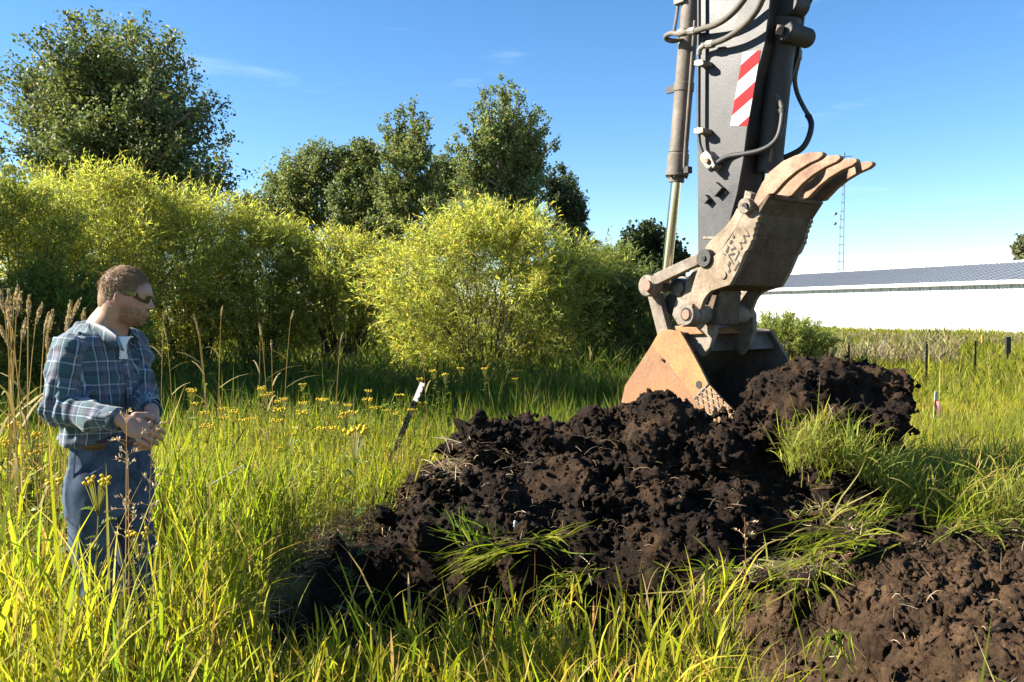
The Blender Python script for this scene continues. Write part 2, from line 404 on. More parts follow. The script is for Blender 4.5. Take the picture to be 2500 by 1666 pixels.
mu_ = n.new('ShaderNodeMixRGB'); mu_.blend_type = 'MULTIPLY'; mu_.inputs['Fac'].default_value = 1
l.new(a_.outputs['Color'], mu_.inputs['Color1']); l.new(r_.outputs[0], mu_.inputs['Color2']); l.new(mu_.outputs[0], b.inputs['Base Color'])
b.inputs['Roughness'].default_value = .95; b.inputs['Specular IOR Level'].default_value = .1; bump(n, l, b, f_.outputs['Fac'], .8, .015)
M['ground'] = m
ground = np_mesh('ground', np.stack([X, Y_, Z], -1).reshape(-1, 3), grid_faces(len(gx), len(gy)), M['ground'], None, colg.reshape(-1, 3), True)
tag(ground, 'meadow ground with a freshly dug dark trench in front', 'ground', kind='structure')

def field_mesh(name, x0, x1, y0, y1, st, zf, keep, mat):
    ax, ay = np.arange(x0, x1, st), np.arange(y0, y1, st)
    A, B = np.meshgrid(ax, ay, indexing='ij'); Zf = zf(A, B); K = keep(A, B, Zf).ravel()
    F = grid_faces(len(ax), len(ay)); F = F[K[F].any(1)]
    used = np.unique(F); mp_ = np.full(A.size, -1); mp_[used] = np.arange(len(used))
    V = np.stack([A, B, Zf], -1).reshape(-1, 3)
    # push the surface sideways as well so that crumbs overhang a little
    V[:, 0] += .022 * vnoise(V[:, 0] * 30, V[:, 1] * 30, V[:, 2] * 30, 71) + .04 * vnoise(V[:, 0] * 9, V[:, 1] * 9, V[:, 2] * 9, 73)
    V[:, 1] += .022 * vnoise(V[:, 0] * 30, V[:, 1] * 30, V[:, 2] * 30, 72) + .05 * vnoise(V[:, 0] * 8, V[:, 1] * 8, V[:, 2] * 8, 74)
    return np_mesh(name, V[used], mp_[F], mat, None, None, True)
def heap_mesh():
    hh = .0165; lo = np.array((SILP[0, 0] - .05, 5.35, -.55)); hi = np.array((SILP[-1, 0] + .05, 7.4, 1.2))
    ax = [np.arange(lo[i], hi[i], hh) for i in range(3)]
    A, B = np.meshgrid(ax[0], ax[1], indexing='ij'); hs2 = heap_h(A, B)
    surf = g_base(A, B) - g_trench(A, B) + hs2 - .05 - np.where(hs2 < .012, .30, 0)
    f = (ax[2][None, None, :] - surf[:, :, None]) * .8
    I = np.argwhere(np.abs(f) < .22); x, y, z = ax[0][I[:, 0]], ax[1][I[:, 1]], ax[2][I[:, 2]]
    k = np.clip(hs2[I[:, 0], I[:, 1]] * 6, .15, 1)
    w1 = .05 * fbm(x * 7, y * 7, z * 7, 2, 5); w2 = .05 * fbm(x * 7 + 9, y * 7, z * 7, 2, 6)
    d = (lump(x + w1, y + w2, z, .40, 41) - .11) * .62 + (lump(x + w2, y + w1, z, .19, 42) - .04) * .55 + (lump(x + w1 * .5, y, z + w2 * .5, .085, 43) - .02) * .75 + lump(x, y, z, .04, 44) * .85
    d = d + blocks(x + y * .5 + w1, z - y * .4 + w2, .16, 45) * .40 + blocks(x - y * .5 + w2, z + y * .6, .065, 46) * .65 + blocks(x + y * .7, z - y * .6, .034, 48) * .5 + .013 * fbm(x * 40, y * 40, z * 40, 2, 47)
    f[I[:, 0], I[:, 1], I[:, 2]] -= d * k
    V, Q = surface_nets(f, lo, hh)
    return np_mesh('soil_heap', V, Q, M['soil'], None, None, True), V
heap, HV = heap_mesh()
tag(heap, 'big heap of dark crumbly soil in front of the excavator bucket', 'soil heap', 'heaps of dug soil')
def heap2_z(x, y):
    rm = right_mask(x, y)
    lum = lump(x, y, None, .30, 81) * .25 + blocks(x, y, .15, 85) * .3 + blocks(x, y, .06, 86) * .5 + lump(x, y, None, .075, 82) * .4 + lump(x, y, None, .04, 83) * .55 + blocks(x, y, .028, 87) * .6 + .012 * fbm(x * 36, y * 36, seed=84, oct=3)
    return ground_z(x, y) + (lum + .03) * rm - .05 * (1 - rm)
heap2 = field_mesh('soil_slope', .7, 4.9, 2.4, 6.7, .0115, heap2_z, lambda a, b, z: z > ground_z(a, b) + .002, M['subsoil'])
tag(heap2, 'sunlit brown slope of crumbly soil running down into the trench', 'soil heap', 'heaps of dug soil')

# clods: a few broken shapes, copied about
def icos(sub):
    import bmesh
    bm = bmesh.new(); bmesh.ops.create_icosphere(bm, subdivisions=sub, radius=1.0)
    V = np.array([v.co[:] for v in bm.verts]); F = np.array([[v.index for v in f.verts] for f in bm.faces]); bm.free(); return V, F
IC4, IC3, IC2, IC1 = icos(4), icos(3), icos(2), icos(1)
def clod_shape(base, seed, amp=.42):
    V, F = base; V = V.copy()
    d = 1 + amp * fbm(V[:, 0] * 1.3 + seed * 7.1, V[:, 1] * 1.3, V[:, 2] * 1.3, 4, seed)
    d += .22 * (lump(V[:, 0] + seed * 3, V[:, 1], V[:, 2], .55, seed + 9) / .55 - .4)
    gq = np.random.default_rng(seed); V = V * d[:, None]
    for _ in range(9):                                     # broken faces
        nq = unit(gq.normal(size=(1, 3)))[0]; hq = gq.uniform(.52, .82); e = np.clip(V @ nq - hq, 0, None); V = V - e[:, None] * nq * .92
    V *= 1 + (.10 * fbm(V[:, 0] * 5, V[:, 1] * 5, V[:, 2] * 5, 4, seed + 4) + .09 * (lump(V[:, 0], V[:, 1], V[:, 2], .22, seed + 6) / .22 - .3))[:, None]
    V *= np.array((1.15, .95, .8)); return V, F
clod_mesh = {}
for kind in ('soil', 'subsoil'):
    for k in range(6):
        V, F = clod_shape(IC4, 100 + k)
        o = np_mesh('clod', V, F, M[kind], None, None, True); clod_mesh[kind, k] = o.data; bpy.data.objects.remove(o)
def put_clod(parent, kind, p, s, name='clod'):
    o = bpy.data.objects.new(name, clod_mesh[kind, random.randrange(6)]); COL.objects.link(o)
    o.location = p; o.rotation_euler = [random.uniform(0, 6.28) for _ in range(3)]; o.scale = [s * random.uniform(.8, 1.25) for _ in range(3)]
    return adopt(o, parent)
def crumb_field(name, pts, sizes, kind, parent, seed):
    g = np.random.default_rng(seed); Vs, Fs, n0 = [], [], 0
    sh = [clod_shape(IC1, 200 + k, .5) for k in range(8)]
    pick = g.integers(0, 8, len(pts))
    for k in range(8):
        P = pts[pick == k]; S = sizes[pick == k]
        if len(P) == 0: continue
        q = g.normal(size=(len(P), 4)); q /= np.linalg.norm(q, axis=1)[:, None]; w, x, y, z = q.T
        Rm = np.stack([1 - 2 * (y * y + z * z), 2 * (x * y - z * w), 2 * (x * z + y * w), 2 * (x * y + z * w), 1 - 2 * (x * x + z * z), 2 * (y * z - x * w), 2 * (x * z - y * w), 2 * (y * z + x * w), 1 - 2 * (x * x + y * y)], -1).reshape(-1, 3, 3)
        V = np.einsum('nij,vj->nvi', Rm, sh[k][0]) * S[:, None, None] + P[:, None, :]
        F = sh[k][1][None] + (np.arange(len(P)) * len(sh[k][0]))[:, None, None] + n0
        Vs.append(V.reshape(-1, 3)); Fs.append(F.reshape(-1, 3)); n0 += len(P) * len(sh[k][0])
    o = np_mesh(name, np.concatenate(Vs), np.concatenate(Fs), M[kind], parent, None, True); o['kind'] = 'stuff'; return o
g = np.random.default_rng(5)
HV = HV[(HV[:, 1] < 7.05) & (HV[:, 2] > -.3)]
for i in g.choice(len(HV), 120):
    s = float(np.clip(g.lognormal(-3.15, .5), .022, .13)); put_clod(heap, 'soil' if g.random() < .7 else 'subsoil', HV[i] + np.array((0, -.3, .3)) * s, s)
crumb_field('soil_crumbs', HV[g.choice(len(HV), 8500)], np.clip(g.lognormal(-4.45, .5, 8500), .005, .038), 'soil', heap, 1)
cnt = 0
while cnt < 70:
    x = g.uniform(1.0, 4.2); y = g.uniform(2.7, 6.2)
    if right_mask(np.array(x), np.array(y)) < .7: continue
    s = float(np.clip(g.lognormal(-3.4, .45), .02, .09)); put_clod(heap2, 'subsoil' if g.random() < .8 else 'soil', (x, y, float(heap2_z(np.array(x), np.array(y))) + s * .2), s); cnt += 1
xs = g.uniform(.8, 4.2, 8500); ys = g.uniform(2.5, 6.3, 8500); k = right_mask(xs, ys) > .5
crumb_field('soil_crumbs', np.stack([xs[k], ys[k], heap2_z(xs[k], ys[k]) + .004], -1), np.clip(g.lognormal(-4.75, .5, k.sum()), .004, .03), 'subsoil', heap2, 2)
xs = g.uniform(-1.4, 2, 2000); ys = g.uniform(4.6, 6.0, 2000); k = g_trench(xs, ys) > .1
cf = crumb_field('soil_crumbs', np.stack([xs[k], ys[k], ground_z(xs[k], ys[k]) + .004], -1), np.clip(g.lognormal(-4.4, .5, k.sum()), .005, .04), 'soil', None, 3)
tag(cf, 'dark loose crumbs of soil in the trench', 'soil crumbs', kind='stuff')

# ------------------------------------------------------------------ grass
def clearing(x, y):
    """where no grass grows"""
    c = np.maximum(np.clip(g_trench(x, y) * 8, 0, 1), right_mask(x, y))
    pit = ((x > -1.35) & (x < 2.45 + .25 * (y - 5)) & (y > 5.0) & (y < 6.35 + .9 * sstep((x + .62) / .45))) | ((x > 1.3) & (x < 3.7) & (y > 2.7) & (y < 6.1 + .12 * np.sin(x * 5)))
    lip = ((x > -1.75) & (x < -.1) & (y > 5.85) & (y < 6.2 + .15 * np.sin(x * 7))) * .35
    c = np.maximum(c, lip)
    return np.maximum(np.maximum(c, pit), np.clip(heap_h(x, y) * 12 - 1.2, 0, 1))
GREEN = [(.205, .245, .018), (.27, .295, .024), (.125, .175, .018), (.35, .33, .034), (.28, .19, .06), (.34, .26, .12)]
GW = [.30, .34, .15, .12, .04, .05]
def tillers(rb, x, y, z, h, leaves, llen, lwid, lean, cols, gg, S=5, droop=.5, stem_w=.0035, stem_col=(.26, .25, .06), tipc=(.40, .25, .10), erect=.35):
    N = len(x); root = np.stack([x, y, z], -1)
    ld = rand_dirs(N, gg); ld[:, 2] = 0; ld = unit(ld) * np.abs(gg.normal(0, lean, (N, 1)))
    axis_ = unit(np.concatenate([ld[:, :2], np.ones((N, 1))], 1))
    side = unit(np.cross(axis_, rand_dirs(N, gg)))
    t = np.linspace(0, 1, 3 if S > 3 else 2)[None, :, None]
    Ps = root[:, None] + axis_[:, None] * h[:, None, None] * t * .82 + np.concatenate([ld[:, :2], np.zeros((N, 1))], 1)[:, None] * (h[:, None, None] * t ** 2 * .25)
    sc_ = np.tile(np.array(stem_col), (N, 1)) * gg.uniform(.7, 1.3, (N, 1))
    rb.add(Ps, side, np.tile((np.array([1, .9, .5]) if S > 3 else np.array([1, .5])) * stem_w, (N, 1)), sc_)
    T = np.linspace(0, 1, S)
    prof = np.clip(np.interp(T, [0, .25, .6, 1], [.55, 1, .75, .04]), .03, 1)
    base_az = gg.uniform(0, 6.283, N)
    for k in range(leaves):
        fr = (.18 + .80 * (k + gg.uniform(0, 1, N)) / leaves)[:, None]
        p0 = root + axis_ * h[:, None] * fr * .82 + np.concatenate([ld[:, :2], np.zeros((N, 1))], 1) * (h[:, None] * fr ** 2 * .25)
        az = base_az + k * 3.14 + gg.normal(0, .5, N)
        hz = np.stack([np.cos(az), np.sin(az), np.zeros(N)], -1)
        el = np.clip(gg.normal(erect, .22, N), .03, 1.2)[:, None]
        L = (llen * h * gg.uniform(.6, 1.25, N))[:, None, None]
        d0 = unit(axis_ + hz * el)
        dr = np.abs(gg.normal(droop, droop * .6, N))[:, None, None]
        Tt = T[None, :, None]
        P = p0[:, None] + d0[:, None] * L * Tt + hz[:, None] * L * dr * .45 * Tt ** 2 - np.array((0, 0, 1.0)) * L * dr * .55 * Tt ** 2.3
        sd_ = unit(np.cross(d0, hz + 1e-3) + .45 * gg.normal(size=(N, 3)))
        W = (lwid * gg.uniform(.6, 1.35, N))[:, None] * prof[None]
        c = cols(N, x, y)
        tip = (gg.random(N) < .28)[:, None, None] * np.clip((T - .55) / .45, 0, 1)[None, :, None]
        c3 = c[:, None] * (1 - tip) + np.array(tipc) * tip
        if S == 3: rb.diamond(p0, d0, L[:, 0, 0], sd_, W.max(1), c3.mean(1), .35, .12)
        else: rb.add(P, sd_, W, c3)
def field_cols(gg, cols=GREEN, w=GW):
    def f(N, x, y):
        c = palette(N, cols, w, .2, gg)
        big = fbm(x * .55, y * .55, seed=91, oct=3)[:, None]           # broad patches of greener and drier growth
        return np.clip(c * (1 + .25 * big) * np.where(big > .25, np.array((1.15, .97, 1.0)), np.array((1, 1, 1))), .004, .9)
    return f
def frustum(n, y0, y1, gg, pw=0.0, margin=.5):
    u = gg.random(n)
    if pw == 0: y = np.sqrt(y0 ** 2 + u * (y1 ** 2 - y0 ** 2))
    else: y = (y0 ** pw + u * (y1 ** pw - y0 ** pw)) ** (1 / pw)
    x = gg.uniform(-1, 1, n) * (.60 * y + margin); return x, y
# near meadow: tall reed grass round the man and along the near edge of the trench
gg = np.random.default_rng(21)
rb = RB()
x, y = frustum(7600, 2.0, 5.9, gg)
dn = .55 + .6 * fbm(x * 1.5, y * 1.5, seed=95, oct=3)
k = (clearing(x, y) < .25) & (gg.random(len(x)) < np.clip(dn + .35, .25, 1)) & ~(((x + 1.6) ** 2 + (y - 3.5) ** 2) < .30 ** 2)
x, y = x[k], y[k]
h = np.clip(gg.normal(.66, .11, len(x)), .3, .95) * (1 + .22 * fbm(x * 1.2, y * 1.2, seed=97, oct=2))
near = sstep((x + 1.22) / .35) * (y < 4.2); front = sstep((x + 2.6) / .4) * (1 - sstep((x + 1.15) / .3)) * (y < 3.6) * (y > 2.2); h *= 1 + .12 * front; h *= 1 - .29 * near - .25 * sstep((x - .75) / .4) * (y < 3.4)
tillers(rb, x, y, ground_z(x, y), h, 5, .36, .0118, .09, field_cols(gg), gg, 4, .28, erect=.27)
# short undergrowth in the same belt
x, y = frustum(8000, 2.0, 5.9, gg); k = (clearing(x, y) < .45); x, y = x[k], y[k]
tillers(rb, x, y, ground_z(x, y), np.clip(gg.normal(.33, .09, len(x)), .1, .6), 3, .7, .0065, .3, field_cols(gg, GREEN, [.3, .2, .25, .1, .08, .12]), gg, 5, .7)
o = rb.build('tall_grass', M['grass']); tag(o, 'tall yellow green reed grass along the near side of the trench', 'grass', kind='stuff')
# middle meadow
rb = RB(); gg = np.random.default_rng(22)
x, y = frustum(21000, 5.6, 14.5, gg, 1.0, .8)
k = (clearing(x, y) < .3) | ((clearing(x, y) < .4) & (gg.random(len(x)) < .12)); x, y = x[k], y[k]
rt = sstep((x / y - .26) / .1)                                            # shorter grass in the open field behind the heap
h = np.clip(gg.normal(.50, .11, len(x)), .2, .85) * (1 - .36 * rt) * (1 + .25 * fbm(x * .9, y * .9, seed=98, oct=3))
k = x / y > .26
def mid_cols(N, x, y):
    c = field_cols(gg)(N, x, y); shade = sstep((y - 8.0) / 2.0) * (1 - sstep((x / y - .22) / .1))  # the shaded band before the willows is mixed into the blade colour
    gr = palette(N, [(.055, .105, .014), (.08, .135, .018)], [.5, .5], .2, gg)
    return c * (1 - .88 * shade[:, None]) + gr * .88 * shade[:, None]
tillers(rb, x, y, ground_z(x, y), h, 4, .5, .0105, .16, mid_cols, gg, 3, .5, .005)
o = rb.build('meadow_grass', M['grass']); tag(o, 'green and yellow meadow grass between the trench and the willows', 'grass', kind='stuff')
# far meadow
def far_cols(N, x, y):
    return palette(N, [(.175, .185, .02), (.23, .22, .026), (.11, .14, .017), (.26, .21, .055)], [.35, .3, .2, .15], .2, gg)
rb2 = RB(); gg = np.random.default_rng(23)
x, y = frustum(24000, 14, 95, gg, .55, 2.0)
for lo, hi, wd in ((14, 22, .02), (22, 36, .034), (36, 95, .06)):
    k = (y >= lo) & (y < hi); xx, yy = x[k], y[k]
    hh = np.clip(gg.normal(.42, .10, len(xx)), .15, .8) * (1 + .3 * fbm(xx * .3, yy * .3, seed=99, oct=3))
    for j in range(4):
        dv = rand_dirs(len(xx), gg); dv[:, 2] = np.abs(dv[:, 2]) + 1.1; dv = unit(dv); p0 = np.stack([xx + gg.normal(0, .12, len(xx)), yy + gg.normal(0, .12, len(xx)), ground_z(xx, yy) - .02], -1)
        rb2.diamond(p0, dv, hh * gg.uniform(.6, 1.25, len(xx)), unit(np.cross(dv, rand_dirs(len(xx), gg))), wd * gg.uniform(.7, 1.6, len(xx)), far_cols(len(xx), xx, yy), .4, .08)
o = rb2.build('field_grass', M['grass']); tag(o, 'low yellow green grass of the open field', 'grass', kind='stuff')
# rank dark weeds along the foot of the willows
rb = RB(); gg = np.random.default_rng(28); n_w = 3600
y = gg.uniform(12.6, 17.5, n_w); x = (gg.uniform(330, 1640, n_w) - CU) / FPX * y
h = np.clip(gg.normal(.72, .18, n_w), .3, 1.25) * (1 + .35 * fbm(x * .8, y * .8, seed=79, oct=3)) * (.75 + .06 * (y - 12.6))
tillers(rb, x, y, ground_z(x, y), h, 6, .36, .028, .2, lambda N, a, b: palette(N, [(.060, .105, .020), (.085, .135, .024), (.13, .165, .03), (.20, .18, .05)], [.4, .35, .17, .08], .22, gg), gg, 3, .5, .010, (.12, .11, .04), erect=.7)
o = rb.build('undergrowth', M['grass']); tag(o, 'rank dark green weeds along the foot of the willows', 'weeds', kind='stuff')
# dry brown weeds in front of the white shed
rb = RB(); gg = np.random.default_rng(24)
def band(n, u0, u1, y0, y1):
    y = gg.uniform(y0, y1, n); u = gg.uniform(u0, u1, n); return (u - CU) / FPX * y, y
x1, y1 = band(900, 1930, 2330, 24, 30); x2, y2 = band(1500, 1900, 2560, 38, 55)
x = np.concatenate([x1, x2]); y = np.concatenate([y1, y2])
h = np.clip(gg.normal(.66, .2, len(x)), .25, 1.25) * np.where(y > 35, .5, 1) * (1 + .45 * fbm(x * .35, y * .2, seed=77, oct=3))
def weed_cols(N, x, y):
    return palette(N, [(.17, .125, .09), (.22, .175, .12), (.12, .10, .06), (.16, .17, .04), (.28, .245, .165)], [.18, .12, .10, .52, .08], .25, gg)
tillers(rb, x, y, ground_z(x, y), h, 6, .5, .032, .25, weed_cols, gg, 3, .3, .016, (.2, .14, .09), erect=.6)
o = rb.build('dry_weeds', M['straw']); tag(o, 'dry brown weeds growing before the white shed', 'weeds', kind='stuff')
# trampled straw along the far lip of the trench
rb = RB(); gg = np.random.default_rng(25)
def strew(n, x, y, zf, ln, wd, cols, flat=.25):
    L = gg.uniform(.5, 1.2, n) * ln; d = rand_dirs(n, gg); d[:, 2] = np.abs(d[:, 2]) * flat; d = unit(d)
    p = np.stack([x, y, zf(x, y) + .012], -1); t = np.linspace(0, 1, 4)[None, :, None]
    P = p[:, None] + d[:, None] * L[:, None, None] * t + np.array((0, 0, 1.0)) * (L[:, None, None] * .25 * np.sin(t * 3.14) * gg.uniform(0, 1, (n, 1, 1)))
    rb.add(P, unit(np.cross(d, rand_dirs(n, gg))), wd * np.array([.8, 1, .8, .2])[None] * gg.uniform(.6, 1.4, (n, 1)), cols)
STRAW = [(.32, .245, .14), (.25, .18, .09), (.38, .31, .20), (.17, .115, .06)]
n = 1500; x = gg.uniform(-1.9, -.3, n); y = 6.35 + np.abs(gg.normal(0, .25, n)) - .35 * (x < -1.3)
strew(n, x, y, lambda a, b: np.maximum(ground_z(a, b), heap_z(a, b)), .22, .0045, palette(n, STRAW, [.3, .3, .25, .15], .2, gg))
n = 700; x = gg.uniform(-1.7, -1.3, n); y = gg.uniform(4.2, 6.2, n); strew(n, x, y, ground_z, .2, .0045, palette(n, STRAW, [.3, .3, .25, .15], .2, gg))
n = 420; x = gg.uniform(-.4, 2.4, n); y = gg.uniform(5.8, 6.7, n); strew(n, x, y, heap_z, .13, .003, palette(n, STRAW, [.3, .3, .25, .15], .2, gg))
n = 240; x = gg.uniform(1.2, 3.6, n); y = gg.uniform(3.4, 6.0, n); strew(n, x, y, heap2_z, .12, .003, palette(n, STRAW, [.3, .3, .25, .15], .2, gg))
n = 260; x = gg.uniform(-1.3, 1.4, n); y = gg.uniform(5.4, 5.95, n); strew(n, x, y, ground_z, .14, .003, palette(n, STRAW, [.3, .3, .25, .15], .2, gg), 1.0)
o = rb.build('trampled_straw', M['straw']); tag(o, 'trampled dead straw and roots along the trench edge', 'straw', kind='stuff')

# ------------------------------------------------------------------ white metal shed and radio mast
M['whitewall'] = plain('white painted sheet', (.62, .63, .65), .5, 0, .06, 1.2)
M['roofsheet'] = plain('galvanised roof sheet', (.33, .36, .40), .5, .0, .06, .4)
M['trim'] = plain('grey gutter', (.40, .41, .43), .5, 0, .1)
A0 = at(2500, 832, 62.0)[:2]; A1 = at(1940, 805, 83.6)[:2]
dw = (A1 - A0) / np.linalg.norm(A1 - A0); nw = np.array((dw[1], -dw[0])); nw = nw if nw[0] < 0 else -nw      # along the wall, out of the wall
S0 = A0 - dw * 14.0; LEN = 56.0
root = empty('metal_shed', (S0[0], S0[1], 0)); tag(root, 'long white metal shed with grey ribbed roof across the field', 'shed')
D3 = lambda v2, z=0.0: np.array((v2[0], v2[1], z))
EAVE, RISE, DEPTH = 3.72, 1.75, 7.6
dk = MB()
dk.add([D3(S0 - nw * .10, -.4), D3(S0 + dw * LEN - nw * .10, -.4), D3(S0 + dw * LEN - nw * .10, EAVE - .12), D3(S0 - nw * .10, EAVE - .12), D3(S0 - nw * 2 * DEPTH, -.4), D3(S0 + dw * LEN - nw * 2 * DEPTH, -.4), D3(S0 + dw * LEN - nw * 2 * DEPTH, EAVE - .12), D3(S0 - nw * 2 * DEPTH, EAVE - .12), D3(S0 - nw * DEPTH, EAVE + RISE - .15), D3(S0 + dw * LEN - nw * DEPTH, EAVE + RISE - .15)],
       [(0, 1, 2, 3), (5, 4, 7, 6), (4, 0, 3, 8, 7), (1, 5, 6, 9, 2), (3, 2, 9, 8), (8, 9, 6, 7), (0, 4, 5, 1)])
dk.build('frame', M['whitewall'], root)
def ribbed(width, ribs, rib_h, ax, upv, out, length):
    pts = []
    for i in range(ribs):
        c = (i + .5) / ribs * width; q = .05
        pts += [(c - q - .02, 0), (c - q, rib_h), (c + q, rib_h), (c + q + .02, 0)]
    pts = [(0, 0)] + pts + [(width, 0)]
    V = [np.asarray(ax) * a + np.asarray(out) * h_ for a, h_ in pts]
    n_ = len(V); V2 = V + [p + np.asarray(upv) * length for p in V]
    return V2, [(i, i + 1, n_ + i + 1, n_ + i) for i in range(n_ - 1)]
NP = 56; PW = LEN / NP
AX, OUT, UPZ = D3(dw), D3(nw), np.array((0, 0, 1.0))
mw = MB().add(*ribbed(PW - .012, 3, .035, AX, UPZ, OUT, EAVE + .3)); wp = mw.build('wall_panel', M['whitewall'])
slope = unit(D3(-nw * (DEPTH + .45), RISE)[None])[0]; sl_len = math.hypot(DEPTH + .45, RISE) + .1
nrm = np.cross(AX, slope); nrm = nrm if nrm[2] > 0 else -nrm
mr = MB().add(*ribbed(PW - .004, 3, .11, AX, slope, nrm, sl_len)); rp = mr.build('roof_panel', M['roofsheet'])
for i in range(NP):
    a = wp if i == 0 else wp.copy(); b = rp if i == 0 else rp.copy()
    if i: COL.objects.link(a); COL.objects.link(b)
    a.parent = root; b.parent = root
    q = D3(dw * (i * PW)); a.location = q + np.array((0, 0, -.4)); b.location = q + D3(nw * .45, EAVE - .02)
M['seam'] = plain('painted rib shade', (.17, .185, .21), .6, 0, .1)  # dark strips put the shade lines of the roof ribs into colour
ms_ = MB().prism([np.zeros(3) + nrm * .112, AX * .13 + nrm * .112, AX * .13 + nrm * .15, nrm * .15], slope * (sl_len - .05)); sm_ = ms_.build('rib_shade_strip', M['seam'])
mj_ = MB().prism([OUT * .036, AX * .045 + OUT * .036, AX * .045 + OUT * .05, OUT * .05], UPZ * (EAVE + .3)); jt_ = mj_.build('wall_joint', M['trim'])
for i in range(NP * 2):
    a = sm_ if i == 0 else sm_.copy(); b = jt_ if i == 0 else jt_.copy()
    if i: COL.objects.link(a)
    a.parent = root; a.location = D3(dw * (i * PW / 2)) + D3(nw * .45, EAVE - .02)
    if i % 2 == 0:
        if i: COL.objects.link(b)
        b.parent = root; b.location = D3(dw * (i * PW / 2)) + np.array((0, 0, -.4))
    elif i: bpy.data.objects.remove(b)
MB().box(D3(S0 + dw * LEN / 2 + nw * .47, EAVE - .07), (AX, OUT, UPZ), (LEN / 2, .06, .10)).build('gutter', M['trim'], root)
MB().box(D3(S0 + dw * LEN / 2 + nw * .54, EAVE + .06), (AX, OUT, UPZ), (LEN / 2, .02, .05)).build('fascia', M['whitewall'], root)
MB().tube([D3(S0 - nw * DEPTH, EAVE + RISE + .1), D3(S0 + dw * LEN - nw * DEPTH, EAVE + RISE + .1)], .14, 6).build('ridge_cap', M['whitewall'], root)

M['mast'] = plain('galvanised mast', (.15, .19, .24), .7, .0)
mb_, mt_ = at(2042, 690, 150), at(2060, 372, 150)
root = empty('radio_mast', (mb_[0], mb_[1], 0)); tag(root, 'thin lattice radio mast with small aerials rising behind the shed roof', 'mast')
legs_ = [np.array((0, 0, 0)), np.array((1.15, 0, 0)), np.array((.6, 1.0, 0))]
base0 = at(2042, 720, 150)
for lg in legs_: MB().tube([base0 + lg, mt_ + lg * .15], .055, 4).build('mast_leg', M['mast'], root)
for i in range(17):
    f0 = i / 17; q0 = base0 + (mt_ - base0) * f0; w0 = 1 - .85 * f0
    for a_i, b_i in ((0, 1), (1, 2), (2, 0)):
        MB().tube([q0 + legs_[a_i] * w0, q0 + legs_[b_i] * w0], .035, 4).build('rung', M['mast'], root)
for f0, s_ in ((.965, 1.7), (.93, 1.3)):
    q0 = base0 + (mt_ - base0) * f0
    MB().tube([q0 - np.array((s_, 0, 0)), q0 + np.array((s_, 0, .2))], .06, 4).build('aerial', M['mast'], root)
for f0, s_ in ((.57, -.9), (.50, -.9), (.12, -.6), (.10, .9)):
    q0 = base0 + (mt_ - base0) * f0 + np.array((s_, 0, 0))
    MB().cyl(q0, q0 + np.array((0, -.4, 0)), .30, .22, 10).build('dish', M['mast'], root)

